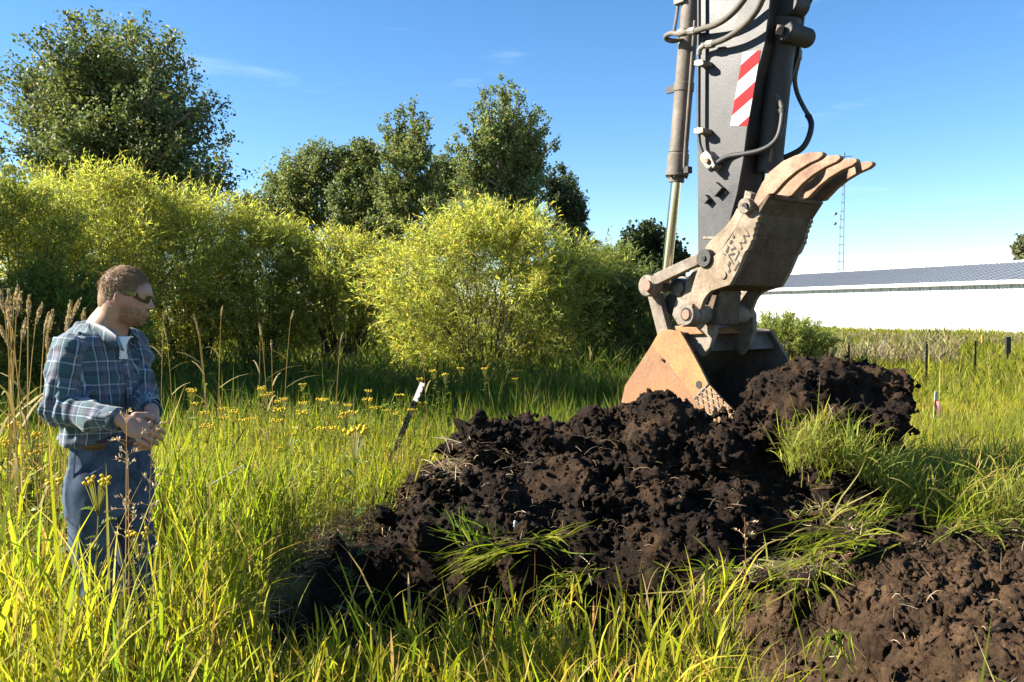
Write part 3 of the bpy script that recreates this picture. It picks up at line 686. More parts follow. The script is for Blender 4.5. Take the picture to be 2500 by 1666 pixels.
# ------------------------------------------------------------------ trees
def curve(p0, p1, bend, gg, n=7):
    t = np.linspace(0, 1, n)[:, None]; d = np.asarray(p1) - np.asarray(p0)
    q = np.asarray(p0) + d * t + np.asarray(bend) * np.sin(t * 3.14) ; q[1:-1] += gg.normal(0, np.linalg.norm(d) * .012, (n - 2, 3)); return q
def tree(label, tips, Y, trunk_u, fork_v, leaf, nleaf, cols, w, seed, clump=.85, trunk_r=.22, droop=0.0, depth=2.6, name='poplar_tree', group='trees beyond the willows', bark='bark', spread=1.0, start=.30, base_v=None):
    gg = np.random.default_rng(seed); nleaf = int(nleaf * 1.15)
    us_, vs__ = [t[0] for t in tips], [t[1] for t in tips]; vmin = min(vs__)
    tips = list(tips) + [(gg.uniform(min(us_) + .03 * (max(us_) - min(us_)), max(us_) - .03 * (max(us_) - min(us_))), gg.uniform(fork_v - .50 * (fork_v - vmin), fork_v + .25 * (fork_v - vmin))) for _ in range(int(len(tips) * .6))]
    base = at(trunk_u, 800, Y); base[2] = 0
    root = empty(name, base); tag(root, label, 'tree', group)
    tm = MB(); fork = at(trunk_u + 5, fork_v, Y); fork[2] = max(fork[2], 1.0)
    top = max((at(u, v, Y)[2] for u, v in tips)); lead = np.array((fork[0], fork[1], fork[2] + (top - fork[2]) * .72))
    tm.tube(curve(base - np.array((0, 0, .4)), lead, (.12, .1, 0), gg, 10), np.linspace(trunk_r, trunk_r * .22, 10), 9)
    cen, rad, ax = [], [], []
    per = 17
    for (u, v) in tips:
        tip = at(u, v, Y + gg.uniform(-depth, depth)); rel = np.clip((tip[2] - fork[2]) / (lead[2] - fork[2] + 1e-6), 0, 1)
        sfrac = np.clip(rel * .62 + gg.uniform(-.1, .05), 0, .95); st = fork + (lead - fork) * sfrac
        if tip[2] < st[2] + .3: st = st * 1.0; st[2] = min(st[2], tip[2] + .2)
        Lm = np.linalg.norm(tip - st)
        path = curve(st, tip, (0, 0, -.10 * Lm + droop), gg, 8)
        tm.tube(path, np.linspace(min(trunk_r * .38, .03 + Lm * .012), .012, 8), 5)
        for k in range(per):
            f = start + (1.0 - start) * (k + gg.random()) / per
            i = f * 7; i0 = min(int(i), 6); p = path[i0] + (path[i0 + 1] - path[i0]) * (i - i0)
            cr_ = clump * (1.0 - .70 * f) * gg.uniform(.65, 1.35) * spread * min(1.0, .35 + Lm / 4)
            off = gg.normal(0, .52 * clump * (1.25 - f), 3)
            cen.append(p + off); rad.append(cr_); ax.append((path[i0 + 1] - path[i0]))
            if k % 2 == 0: tm.tube(curve(p, p + off + unit((ax[-1] + gg.normal(0, .5, 3))[None])[0] * cr_ * .8, (0, 0, 0), gg, 3), [.022, .014, .006], 3)
    tm.build('trunk', M[bark], root, smooth=True)
    cen, rad, ax = np.array(cen), np.array(rad), unit(np.array(ax))
    pick = gg.choice(len(cen), nleaf, p=rad ** 2 / np.sum(rad ** 2))
    nsub = 7; sub = unit(ax[:, None] * .9 + gg.normal(0, .50, (len(cen), nsub, 3)) + np.array((0, 0, .65)))
    sd_ = sub[pick, gg.integers(0, nsub, nleaf)]; run = gg.random(nleaf) ** .8 * 1.9 - .35
    P0 = cen[pick] + sd_ * (run * rad[pick])[:, None] + gg.normal(0, .17, (nleaf, 3)) * rad[pick][:, None]
    L = leaf * gg.uniform(.65, 1.3, nleaf); d1 = rand_dirs(nleaf, gg); d1[:, 2] -= .3; d1 = unit(d1)
    c = palette(nleaf, cols, w, .22, gg)
    crown = RB(); crown.diamond(P0, d1, L, unit(np.cross(d1, rand_dirs(nleaf, gg))), L * .9, c, .5)
    crown.build('crown', M['poplar'], root)
    return root
DKG = [(0.107, 0.141, 0.0525), (0.144, 0.177, 0.0663), (0.0777, 0.105, 0.0414), (0.201, 0.214, 0.0898), (0.251, 0.22, 0.0691)]
DW = [.34, .32, .2, .1, .04]
GLO = [(0.138, 0.177, 0.0622), (0.182, 0.22, 0.0801), (0.1, 0.137, 0.0497), (0.238, 0.244, 0.111), (0.276, 0.232, 0.0691)]
tree('tall dense dark poplar with pale branches, the biggest tree behind the left willows',
     [(-15, 165), (8, 150), (-30, 230), (15, 215), (-10, 290), (10, 360), (-25, 400), (30, 150), (60, 100), (85, 70), (130, 55), (160, 32), (200, 40), (235, 26), (275, 70), (310, 52), (335, 45), (370, 95), (400, 95), (425, 92), (440, 150), (475, 155), (480, 215), (505, 225), (520, 260), (540, 270), (500, 300), (555, 345), (560, 390), (585, 435), (545, 440),
      (60, 200), (110, 160), (180, 130), (250, 130), (320, 150), (380, 200), (430, 250), (100, 250), (170, 260), (240, 240), (300, 250), (40, 300), (90, 340), (160, 350), (220, 340), (300, 340), (370, 340), (430, 330), (60, 400), (130, 420), (260, 420), (350, 420), (420, 420), (460, 400), (380, 270), (200, 190), (330, 220), (150, 210)],
     36, 290, 470, .135, 70000, DKG, DW, 301, clump=1.0, trunk_r=.42, depth=3.4)
tree('low blue green tree peeping over the willows in the sky gap', [(575, 490), (600, 482), (625, 485), (650, 495), (640, 520), (590, 525)], 52, 610, 560, .14, 5500, DKG, DW, 303, clump=.8, trunk_r=.15, depth=1.5)
tree('open crowned round tree with grey stems, first of the middle row', [(655, 462), (690, 425), (705, 392), (730, 380), (765, 362), (785, 352), (800, 370), (670, 500), (720, 450), (760, 420), (700, 520), (660, 530), (760, 500), (800, 450), (730, 540), (690, 470), (815, 420), (820, 500), (800, 545), (640, 500)],
     46, 760, 540, .13, 24000, GLO, DW, 304, clump=1.0, trunk_r=.16, depth=2.0)
tree('dense dark tree with flat top, second of the middle row', [(820, 385), (845, 372), (870, 362), (890, 360), (905, 380), (840, 430), (880, 440), (910, 450), (830, 490), (880, 520), (850, 560), (905, 540)],
     45, 880, 540, .13, 24000, DKG, DW, 305, clump=1.0, trunk_r=.17, depth=1.8)
tree('slim airy poplar with twin pointed tips in the middle row', [(945, 278), (930, 315), (972, 275), (985, 262), (1008, 252), (1022, 285), (1045, 292), (928, 360), (960, 340), (1000, 330), (1030, 360), (1055, 365), (920, 420), (950, 430), (1000, 410), (1040, 430), (930, 490), (980, 490), (1040, 490), (930, 560), (985, 560), (950, 600), (900, 610), (1072, 430), (1075, 480), (1068, 540), (1060, 590), (915, 470)],
     42, 1000, 560, .12, 21000, GLO, DW, 306, clump=.55, trunk_r=.15, depth=1.6)
tree('tallest upswept poplar with feathery right edge in the middle row', [(1085, 355), (1105, 330), (1130, 315), (1145, 285), (1165, 250), (1175, 218), (1195, 225), (1220, 212), (1230, 205), (1248, 205), (1265, 225), (1290, 262), (1305, 285), (1322, 262), (1325, 320), (1345, 292), (1363, 335), (1340, 360), (1320, 400), (1330, 420),
      (1120, 400), (1160, 350), (1200, 310), (1240, 300), (1270, 340), (1300, 380), (1100, 450), (1150, 450), (1200, 430), (1250, 430), (1300, 450), (1090, 510), (1150, 520), (1220, 500), (1280, 510), (1325, 490), (1180, 390), (1230, 370), (1130, 560), (1310, 540)],
     40, 1225, 590, .12, 44000, GLO, DW, 307, clump=.62, trunk_r=.22, depth=2.2)
tree('low leafy tree filling in behind the twin tipped poplar', [(880, 470), (905, 450), (930, 480), (960, 500), (990, 480), (900, 520), (950, 540), (1000, 540), (870, 540), (930, 580)], 50, 935, 590, .14, 9000, DKG, DW, 312, clump=.9, trunk_r=.14, depth=1.6)
tree('broad dark tree between the twin tipped and the tallest poplar', [(1050, 400), (1075, 385), (1095, 370), (1115, 400), (1060, 450), (1100, 450), (1130, 460), (1050, 510), (1090, 520), (1130, 530), (1070, 570), (1120, 580), (1030, 560)], 49, 1085, 600, .14, 12000, DKG, DW, 313, clump=.95, trunk_r=.16, depth=1.8)
tree('dark spire shaped poplar stepping down to the right end of the row', [(1332, 440), (1350, 420), (1372, 408), (1388, 430), (1400, 440), (1410, 470), (1420, 500), (1432, 520), (1425, 560), (1440, 570), (1452, 600), (1455, 625), (1360, 480), (1380, 520), (1350, 550), (1400, 560), (1420, 610), (1370, 600)],
     44, 1385, 640, .12, 22000, [(.045, .066, .030), (.062, .086, .036), (.085, .11, .048)], [.4, .4, .2], 308, clump=.62, trunk_r=.18, depth=1.8)
tree('small dark broadleaf tree behind the bucket cylinder', [(1515, 598), (1530, 580), (1548, 572), (1572, 555), (1590, 548), (1595, 570), (1620, 572), (1640, 580), (1655, 600), (1672, 625), (1525, 620), (1560, 610), (1600, 605), (1640, 625), (1540, 645), (1590, 640), (1640, 655), (1560, 670), (1610, 670)],
     58, 1590, 690, .24, 11000, [(.026, .042, .016), (.04, .06, .02), (.07, .09, .03)], [.5, .3, .2], 309, clump=.95, trunk_r=.16, depth=1.8, name='broadleaf_tree')
tree('low dark tree at the foot of the small broadleaf tree', [(1455, 640), (1470, 620), (1485, 610), (1495, 635), (1480, 650)], 64, 1478, 680, .22, 2600, DKG, DW, 310, clump=.9, trunk_r=.1, depth=1.2, name='broadleaf_tree')
tree('sparse pale tree top showing over the shed roof at the far end', [(2478, 600), (2488, 585), (2500, 580), (2510, 600), (2520, 590), (2485, 620), (2505, 625), (2480, 635)], 95, 2505, 650, .30, 2600, [(.12, .14, .07), (.17, .17, .09), (.09, .11, .05)], [.4, .4, .2], 311, clump=.85, trunk_r=.2, depth=1.5)

# ------------------------------------------------------------------ willow shrubs
WIL = [(0.417, 0.436, 0.0878), (0.528, 0.519, 0.113), (0.294, 0.335, 0.0728), (0.552, 0.442, 0.0752), (0.491, 0.501, 0.263)]
def shrub(label, cu, topv, hw, Y, ntw, cols, w, seed, stems=44, low=.16, depth=.75, name='willow_shrub', gold=.5, ll=.130, lw=.020, leaves=10, spike=.5):
    gg = np.random.default_rng(seed)
    c = at(cu, 800, Y); c[2] = 0; H = at(cu, topv + 48, Y)[2]; Rr = hw * px(Y)
    root = empty(name, c); tag(root, label, 'shrub', 'yellow green willow shrubs')
    def env(t, th):
        prof = np.interp(t, [0, .12, .35, .6, .8, .93, 1.0], [.50, .70, .95, 1.0, .82, .52, .10])
        return prof * (1 + .17 * vnoise(np.cos(th) * 2.1 + seed, np.sin(th) * 2.1, t * 4.0, seed) + .10 * vnoise(np.cos(th) * 6 + seed, np.sin(th) * 6, t * 10.0, seed + 3))
    sm = MB()
    for i in range(stems):
        th = gg.uniform(0, 6.283); r0 = Rr * .28 * math.sqrt(gg.random()); tt = gg.uniform(.5, .96)
        rr = float(env(np.array(tt), np.array(th))) * Rr * gg.uniform(.45, .9)
        p0 = c + np.array((r0 * math.cos(th), r0 * math.sin(th) * depth, -.1)); p1 = c + np.array((rr * math.cos(th), rr * math.sin(th) * depth, tt * H))
        q = curve(p0, p1, np.array((math.cos(th), math.sin(th), 0)) * -.18 * rr, gg, 7)
        sm.tube(q, np.linspace(.017, .005, 7) * gg.uniform(.7, 1.3), 4)
        for j in range(3):
            k = gg.integers(2, 6); sm.tube(curve(q[k], q[k] + unit(np.array((math.cos(th + gg.normal(0, .9)), math.sin(th + gg.normal(0, .9)), gg.uniform(.2, 1.4)))[None])[0] * gg.uniform(.3, .8), (0, 0, 0), gg, 3), [.009, .006, .003], 3)
    sm.build('stems', M['twig'], root)
    ntw = int(ntw * 1.75); per = 10; ncl = ntw // per
    t = np.clip(low * .5 + (1.0 - low * .5) * gg.random(ncl) ** .85, 0, .99); th = gg.uniform(0, 6.283, ncl)
    dens = .60 + .9 * vnoise(np.cos(th) * 3 + seed, np.sin(th) * 3, t * 6, seed + 7) + (t > .45) * .3 - np.clip((low + .06 - t) * 3.0, 0, .5)
    inner = gg.random(ncl) ** .55 * .74 + .25
    k = gg.random(ncl) < np.clip(dens, .12, 1); t, th, inner = t[k], th[k], inner[k]; nc = len(t)
    rr = env(t, th) * Rr * inner
    cb = c + np.stack([rr * np.cos(th), rr * np.sin(th) * depth, t * H * (.88 + .10 * inner)], -1)
    out = np.stack([np.cos(th), np.sin(th), np.zeros(nc)], -1)
    cdir = unit(out * (.80 - .45 * t)[:, None] + np.array((0, 0, 1.0)) * (.20 + .75 * t)[:, None] + gg.normal(0, .38, (nc, 3)))
    ci = np.repeat(np.arange(nc), per); n_ = len(ci); t = t[ci]
    d = unit(cdir[ci] + gg.normal(0, .30, (n_, 3)))
    base = cb[ci] + gg.normal(0, .10, (n_, 3)) * (H / 4) + cdir[ci] * gg.uniform(-.25, .30, n_)[:, None]
    Lt = gg.uniform(.28, .62, n_) * (1 + spike * (gg.random(n_) < .12) * (t > .6)) * (H / 4) ** .5
    tt = np.linspace(0, 1, 4)[None, :, None]
    tw = base[:, None] + d[:, None] * Lt[:, None, None] * tt - np.array((0, 0, 1.0)) * (Lt[:, None, None] * .12 * tt ** 2)
    fo = RB()
    fo.add(tw, unit(np.cross(d, rand_dirs(n_, gg))), np.tile(np.array([.010, .009, .007, .003]), (n_, 1)), palette(n_, [(.12, .09, .05), (.2, .16, .07)], [.5, .5], .2, gg))
    hue = vnoise(base[:, 0] * 1.3, base[:, 1] * 1.3, base[:, 2] * 1.3, seed + 11) + .5 * vnoise(base[:, 0] * 3.4, base[:, 1] * 3.4, base[:, 2] * 3.4, seed + 12)
    for j in range(leaves):
        f = np.clip((j + gg.random(n_)) / leaves, 0, 1)
        p = base + d * (Lt * f)[:, None] - np.array((0, 0, 1.0)) * (Lt * .12 * f ** 2)[:, None]
        ld = unit(d + gg.normal(0, .62, (n_, 3))); L = ll * gg.uniform(.6, 1.35, n_)
        cc = palette(n_, cols, w, .20, gg)
        gl = np.clip((hue - gold) * 2.2, 0, 1)[:, None]; dk_ = np.clip((-hue - .25) * 1.3, 0, .6)[:, None]
        cc = cc * (1 - gl * .7) + np.array((.46, .35, .05)) * gl * .55; cc = cc * (1 - dk_) + np.array((.16, .185, .055)) * dk_
        fo.diamond(p, ld, L, unit(np.cross(ld, rand_dirs(n_, gg))), lw * gg.uniform(.7, 1.3, n_), cc, .42, .15)
    fo.build('foliage', M['willow'], root)
    return root
shrub('yellow willow at the picture edge, left of the man', 20, 425, 230, 16.5, 2500, WIL, [.3, .35, .15, .15, .05], 401)
shrub('tallest yellow green willow rising right above the man', 255, 388, 250, 18.5, 3100, WIL, [.3, .35, .15, .15, .05], 402, stems=55)
shrub('yellow willow with bare dark lower stems, second right of the man', 470, 440, 190, 19.5, 2300, WIL, [.3, .3, .2, .12, .08], 403, stems=60, low=.24)
shrub('slender willow with many bare stems below, before the sky gap', 640, 505, 170, 20, 1900, WIL, [.3, .3, .2, .12, .08], 404, stems=60, low=.30)
shrub('willow with leafless black stems standing left of the round dome willow', 845, 545, 190, 20, 2300, WIL, [.32, .28, .2, .1, .1], 405, stems=70, low=.34)
shrub('big round dome shaped yellow willow in the middle', 1190, 486, 268, 17.5, 3900, WIL, [.3, .28, .18, .14, .10], 406, stems=40, low=.0, gold=.5)
shrub('grey green willow sloping down behind the excavator bucket', 1440, 575, 150, 18.5, 1700, [(0.176, 0.216, 0.072), (0.232, 0.264, 0.08), (0.272, 0.296, 0.056), (0.136, 0.176, 0.064)], [.35, .3, .15, .2], 407, stems=44, gold=.9)
shrub('low dark willow behind the bucket side', 1560, 650, 110, 17.5, 1000, [(0.144, 0.184, 0.06), (0.184, 0.216, 0.064), (0.112, 0.144, 0.052)], [.4, .3, .3], 408, stems=30, gold=.9)
shrub('small loose grey green willow between the bucket and the shed', 1915, 742, 120, 24, 1300, [(0.224, 0.264, 0.088), (0.288, 0.32, 0.096), (0.304, 0.32, 0.064), (0.16, 0.2, 0.068)], [.35, .3, .2, .15], 409, stems=40, gold=.7, lw=.02)
for i_, (cu_, tv_, hw_, Yb_, lab_) in enumerate(((380, 480, 260, 23.5, 'willow of the rear row filling the gap right of the tallest willow'), (760, 560, 240, 24.0, 'rear willow seen through the slender stems before the sky gap'), (1010, 590, 200, 23.0, 'rear willow in the dip left of the dome willow'), (1400, 640, 190, 23.5, 'rear grey willow right of the dome willow'), (60, 470, 240, 22.0, 'rear willow behind the willow at the picture edge'))):
    shrub(lab_, cu_, tv_, hw_, Yb_, 1100, WIL, [.3, .25, .25, .1, .1], 420 + i_, stems=24, low=.05, lw=.03, ll=.13, gold=.8)
gt = np.random.default_rng(77)
for i_, (cu_, Yb_, lab_) in enumerate(((-1150, 12.6, 'tall poplar outside the picture that shades the meadow'), (-980, 15.2, 'second tall poplar outside the picture beyond the meadow'))):
    tree(lab_, [(cu_ + gt.uniform(-380, 380), gt.uniform(-700, 350)) for _ in range(26)], Yb_, cu_, 420, .34, 3500, DKG, DW, 330 + i_, clump=1.0, trunk_r=.25, depth=1.6)
for i_, (cu_, Yb_, lab_) in enumerate(((-640, 13.4, 'first willow outside the picture, left of the meadow'), (-760, 11.2, 'nearest willow outside the picture, left of the meadow'), (-520, 15.4, 'farthest willow outside the picture, left of the meadow'))):
    shrub(lab_, cu_, 150, 300, Yb_, 500, WIL, [.3, .3, .2, .1, .1], 431 + i_, stems=16, low=.05, lw=.06, ll=.2)
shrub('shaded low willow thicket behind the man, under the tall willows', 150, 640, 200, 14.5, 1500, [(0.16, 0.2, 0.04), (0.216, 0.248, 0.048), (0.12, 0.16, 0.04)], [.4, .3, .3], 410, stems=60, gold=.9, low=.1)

# ------------------------------------------------------------------ excavator: stick, cylinder, linkage, thumb, bucket
AL = R(52)
EV = np.array((math.cos(AL), -math.sin(AL), 0.0))       # towards the machine (right, nearer)
WV = np.array((math.sin(AL), math.cos(AL), 0.0))        # across the machine (right, farther)
NV = -WV; UP = np.array((0, 0, 1.0))
PX0 = at(1702, 500, 7.6)
O3 = np.array((0, 0, CAMZ))
def E(u, v, w=0.0):
    """the point of the plane w metres behind the near side plate that shows at pixel (u, v)"""
    d = ray(u, v); t = np.dot(PX0 + WV * w - O3, NV) / np.dot(d, NV); return O3 + d * t
def width_to(u, v, w, u2):
    """how far along the machine's width a point must move to show at column u2"""
    p = E(u, v, w); lo, hi = 0.0, 4.0
    for _ in range(50):
        mid = (lo + hi) / 2
        if proj(p + WV * mid)[0] < u2: lo = mid
        else: hi = mid
    return lo
def plate(poly, w0, w1, name, mat, parent, bevel=.006):
    return MB().prism([E(u, v, w0) for u, v in poly], WV * (w1 - w0)).build(name, mat, parent, bevel)
def disc(u, v, w0, w1, r, name, mat, parent, n=28, bevel=.004):
    c = E(u, v, w0); return MB().cyl(c, c + WV * (w1 - w0), r, n=n).build(name, mat, parent, bevel, True)
def smooth_path(pts, n=40):
    P = np.asarray(pts, float); out = []
    Q = np.concatenate([[2 * P[0] - P[1]], P, [2 * P[-1] - P[-2]]])
    per = max(2, n // (len(P) - 1))
    for i in range(1, len(Q) - 2):
        for t in np.linspace(0, 1, per, endpoint=False):
            a, b, c, d = Q[i - 1], Q[i], Q[i + 1], Q[i + 2]
            out.append(.5 * ((2 * b) + (-a + c) * t + (2 * a - 5 * b + 4 * c - d) * t ** 2 + (-a + 3 * b - 3 * c + d) * t ** 3))
    out.append(P[-1]); return np.array(out)
C1 = lambda x, y: (1500 + x / 3.136, y / 3.136)
C2 = lambda x, y: (1500 + x / 3.136, 350 + y / 3.136)
C3 = lambda x, y: (1550 + x / 5.739, 600 + y / 5.739)
CB = lambda x, y: (1480 + x / 3.056, 650 + y / 3.056)
ex = empty('excavator', tuple(E(1600, 1050, .6)[:2]) + (0,))
tag(ex, 'excavator arm with black stick, rusty thumb and orange bucket reaching into the soil', 'excavator')

# --- stick
SW = width_to(1835, 255, 0, 1922)
edge = [(1886, -60), (1879, 10), (1867, 108), (1844, 191), (1825, 306), (1814, 395), (1800, 472), (1776, 560), (1750, 640)]
stick = plate([(1702, -60)] + edge + [(1735, 700), (1704, 700)], .0, .026, 'stick', M['black'], ex, .005)
tag(stick, 'black box section stick')
def rim(pts, w0, w1, th, name, mat, parent, inset=0.0):
    """a sheet that follows a traced edge and spans the machine's width"""
    a = [E(u, v, 0) for u, v in pts]; mbx = MB()
    inn = [p - EV * th for p in a]
    for i in range(len(a) - 1):
        q = [a[i] - EV * inset, a[i + 1] - EV * inset, inn[i + 1] - EV * inset, inn[i] - EV * inset]
        mbx.prism([p + WV * w0 for p in q], WV * (w1 - w0))
    return mbx.build(name, mat, parent)
rim(edge + [(1735, 700)], .027, SW - .027, .02, 'front_plate', M['under'], stick, .018)
rim([(1704, -60), (1704, 300), (1705, 700)][::-1], .027, SW - .027, -.02, 'back_plate', M['black'], stick, -.012)
MB().prism([E(u, v, 0) + WV * (SW - .026) for u, v in [(1702, -60)] + edge + [(1735, 700), (1704, 700)]], WV * .026).build('side_plate', M['black'], stick, .004)
plate([(1716, 578), (1772, 578), (1771, 584), (1716, 584)], -.006, .004, 'weld_seam', M['weld'], stick, .002)
for poly in ([(710, 1440), (768, 1392), (822, 1440), (765, 1508)], [(652, 1528), (690, 1488), (720, 1525), (688, 1562)]):
    plate([C1(*p) for p in poly], -.055, .002, 'lug', M['black'], stick, .004)
disc(*C1(850, 1475), -.012, .002, .012, 'bolt', M['rust'], stick, 10)
# warning sticker
m, n, l, b = new_mat('red and white warning stripes')
a_ = n.new('ShaderNodeAttribute'); a_.attribute_name = 'suv'; sp = n.new('ShaderNodeSeparateXYZ'); l.new(a_.outputs['Vector'], sp.inputs[0])
md = n.new('ShaderNodeMath'); md.operation = 'FRACT'; l.new(sp.outputs[0], md.inputs[0])
lt = n.new('ShaderNodeMath'); lt.operation = 'LESS_THAN'; lt.inputs[1].default_value = .47; l.new(md.outputs[0], lt.inputs[0])
sc_ = noise(n, l, 14, 6, .7, dist=1.0); rs_ = ramp(n, [(.35, (.80, .78, .78)), (.7, (1, 1, 1))]); l.new(sc_.outputs['Fac'], rs_.inputs['Fac'])
cc_ = mixc(n, l, lt.outputs[0], (.42, .40, .42), (.26, .012, .016)); mu_ = n.new('ShaderNodeMixRGB'); mu_.blend_type = 'MULTIPLY'; mu_.inputs['Fac'].default_value = 1
l.new(cc_, mu_.inputs['Color1']); l.new(rs_.outputs[0], mu_.inputs['Color2']); l.new(mu_.outputs[0], b.inputs['Base Color']); b.inputs['Roughness'].default_value = .75; b.inputs['Specular IOR Level'].default_value = .15
M['sticker'] = m
q = [(985, 400), (1120, 385), (1020, 965), (885, 965)]; nn = 8; V, F, SU = [], [], []
for i in range(nn + 1):
    for j in range(nn + 1):
        s_, t_ = i / nn, j / nn
        X_ = (q[0][0] * (1 - s_) + q[1][0] * s_) * (1 - t_) + (q[3][0] * (1 - s_) + q[2][0] * s_) * t_
        Yy = (q[0][1] * (1 - s_) + q[1][1] * s_) * (1 - t_) + (q[3][1] * (1 - s_) + q[2][1] * s_) * t_
        V.append(E(*C1(X_, Yy), -.003)); SU.append(((Yy - 400 + 140 * s_ - 100) / 265 + 2.0, 0, 0))
for i in range(nn):
    for j in range(nn): F.append((i * (nn + 1) + j, (i + 1) * (nn + 1) + j, (i + 1) * (nn + 1) + j + 1, i * (nn + 1) + j + 1))
o = np_mesh('warning_sticker', np.array(V), np.array(F), M['sticker'], stick, None, False, {'suv': np.array(SU)}); tag(o, 'red and white striped warning sticker')
# steel tube down the stick with its clamps
MB().tube(smooth_path([E(*C1(x, y), -.055) for x, y in [(648, -60), (648, 200), (646, 600), (645, 950), (650, 1090), (672, 1165), (700, 1230)]], 48), .0165, 10).build('steel_tube', M['black'], ex, smooth=True)
for (x, y) in ((650, 480), (648, 1000)):
    MB().prism([E(*C1(x + a, y + b_), -.115) for a, b_ in ((-42, -12), (-5, -26), (30, -20), (30, 14), (-8, 28), (-42, 22))], WV * .115).build('tube_clamp', M['steelgrey'], ex, .004)
bl = [(655, 1190), (700, 1150), (735, 1190), (770, 1270), (740, 1310), (700, 1290), (655, 1230)]
MB().prism([E(*C1(*p), -.10) for p in bl], WV * .098).build('hose_block', M['steelgrey'], ex, .006)
disc(*C1(700, 1232), -.125, -.098, .022, 'block_bolt', M['pin'], ex, 12)
# hoses
def hose(pts, w, r, name, mat, cf=C1, jit=0):
    return MB().tube(smooth_path([E(*cf(x, y), ww) for (x, y), ww in zip(pts, np.linspace(*w, len(pts)))], 60), r, 10).build(name, mat, ex, smooth=True)
hose([(1010, -40), (990, 0), (930, 75), (860, 138), (780, 188), (700, 215), (620, 236), (545, 246)], (-.16, -.06), .026, 'hose', M['hose'])
hose([(1150, -40), (1130, 0), (1090, 80), (1020, 170), (940, 240), (860, 292), (780, 325), (690, 350)], (-.16, -.08), .026, 'hose', M['hose'])
hose([(690, 350), (668, 362), (652, 385), (648, 420)], (-.08, -.055), .022, 'hose_fitting', M['steelgrey'])
hose([(545, 246), (500, 262), (440, 255), (398, 275), (400, 300), (450, 315), (505, 300)], (-.06, .14), .022, 'hose_elbow', M['barrel'])
for (x, y, w_) in ((600, 240, -.07), (735, 340, -.08), (520, 250, -.02)):
    c = E(*C1(x, y), w_); MB().cyl(c - EV * .035 + UP * .004, c + EV * .035 - UP * .004, .036, n=8).build('hose_nut', M['steelgrey'], ex, .003)
lowh = [(735, 1305), (760, 1275), (810, 1235), (880, 1200), (1000, 1180), (1100, 1160), (1190, 1120), (1250, 1055), (1278, 960), (1290, 850)]
hose(lowh, (-.10, .16), .024, 'hose', M['rubber'])
hose([(1290, 850), (1272, 790), (1232, 700), (1207, 600), (1205, 500), (1218, 420), (1245, 350)], (.16, .20), .019, 'hose', M['hose'])
hose([(1213, 500), (1213, 450), (1222, 390)], (.19, .20), .025, 'hose_fitting', M['steelgrey'])
hose([(1290, 865), (1282, 835)], (.16, .16), .032, 'sleeve_end', M['rubber'])
wf = SW + .05
hose([(1415, 375), (1408, 470), (1382, 600), (1398, 710), (1445, 815), (1490, 890)], (wf, wf), .019, 'hose', M['hose'])
hose([(1490, 890), (1508, 960), (1485, 1060), (1432, 1140), (1340, 1192), (1270, 1215)], (wf, wf * .7), .024, 'hose', M['rubber'])
hose([(1480, 905), (1497, 890)], (wf, wf), .036, 'sleeve_end', M['rubber'])
hose([(1412, 460), (1416, 390)], (wf, wf), .025, 'hose_fitting', M['steelgrey'])
hose([(1505, -40), (1490, 0), (1452, 75), (1408, 140)], (wf, wf), .03, 'hose', M['rubber'])
# thumb cylinder on the front of the stick
tw = SW * .5
tc0, tc1 = E(*C1(1325, -80), tw) , E(*C1(1180, 1330), tw)
tcy = MB().cyl(tc0, tc1, .105, n=24).build('thumb_cylinder', M['under'], ex, .006, True)
MB().cyl(tc0 + (tc1 - tc0) * .16, tc0 + (tc1 - tc0) * .215, .135, n=24).build('collar', M['under'], tcy, .008, True)
MB().cyl(tc1, tc1 + (tc1 - tc0) * .28, .05, n=18).build('rod', M['chrome'], tcy, 0, True)
c = E(*C1(1385, 265), tw); MB().cyl(c - WV * .15, c + WV * .17, .08, n=22).build('trunnion', M['under'], tcy, .01, True)
c = E(*C1(1275, 215), .06); MB().cyl(c - UP * .05 - EV * .02, c + UP * .02, .03, n=12).build('port', M['dusty'], tcy, .003, True)
c = E(*C1(1320, 20), .14); MB().cyl(c, c + WV * .18, .10, n=22).build('bracket_boss', M['under'], tcy, .01, True)

# --- bucket cylinder
bw = SW * .5
b0, b1 = E(1692, -60, bw), E(1652, 432, bw)
du = unit((b1 - b0)[None])[0]
bc = MB().cyl(b0, b1, .083, n=32).build('bucket_cylinder', M['barrel'], ex, .004, True); tag(bc, 'dusty bucket cylinder barrel')
along = lambda v: b0 + du * (np.dot(E(1692 - (v + 60) * .0813, v, bw) - b0, du))
MB().cyl(along(203), along(224), .091, n=32).build('clamp_band', M['barrel'], bc, .004, True)
c = along(213); MB().box(c - EV * .135 - WV * .02, (EV, WV, UP), (.05, .012, .032)).build('clamp_tab', M['under'], bc, .003)
MB().cyl(along(366), along(372), .090, n=32).build('band', M['barrel'], bc, .002, True)
MB().cyl(along(376), along(430), .097, n=32).build('gland', M['barrel'], bc, .005, True)
MB().cyl(along(424), along(430), .106, n=32).build('flange', M['barrel'], bc, .003, True)
MB().cyl(along(430), along(446), .072, n=32).build('head', M['barrel'], bc, .004, True)
for k in range(12):
    th = k / 12 * 6.283; a1 = unit(np.cross(du, UP + .3 * EV)[None])[0]; a2 = np.cross(du, a1); p = along(430) + (a1 * math.cos(th) + a2 * math.sin(th)) * .092
    MB().cyl(p, p + du * .018, .010, n=6).build('flange_bolt', M['under'], bc)
c = along(420); MB().box(c + EV * .125, (EV, WV, UP), (.03, .03, .03)).build('port_block', M['under'], bc, .004)
MB().tube(smooth_path([along(60) + EV * .10 + NV * .04, along(240) + EV * .105 + NV * .04, along(400) + EV * .105 + NV * .03, along(422) + EV * .10], 20), .013, 8).build('side_pipe', M['barrel'], bc, smooth=True)
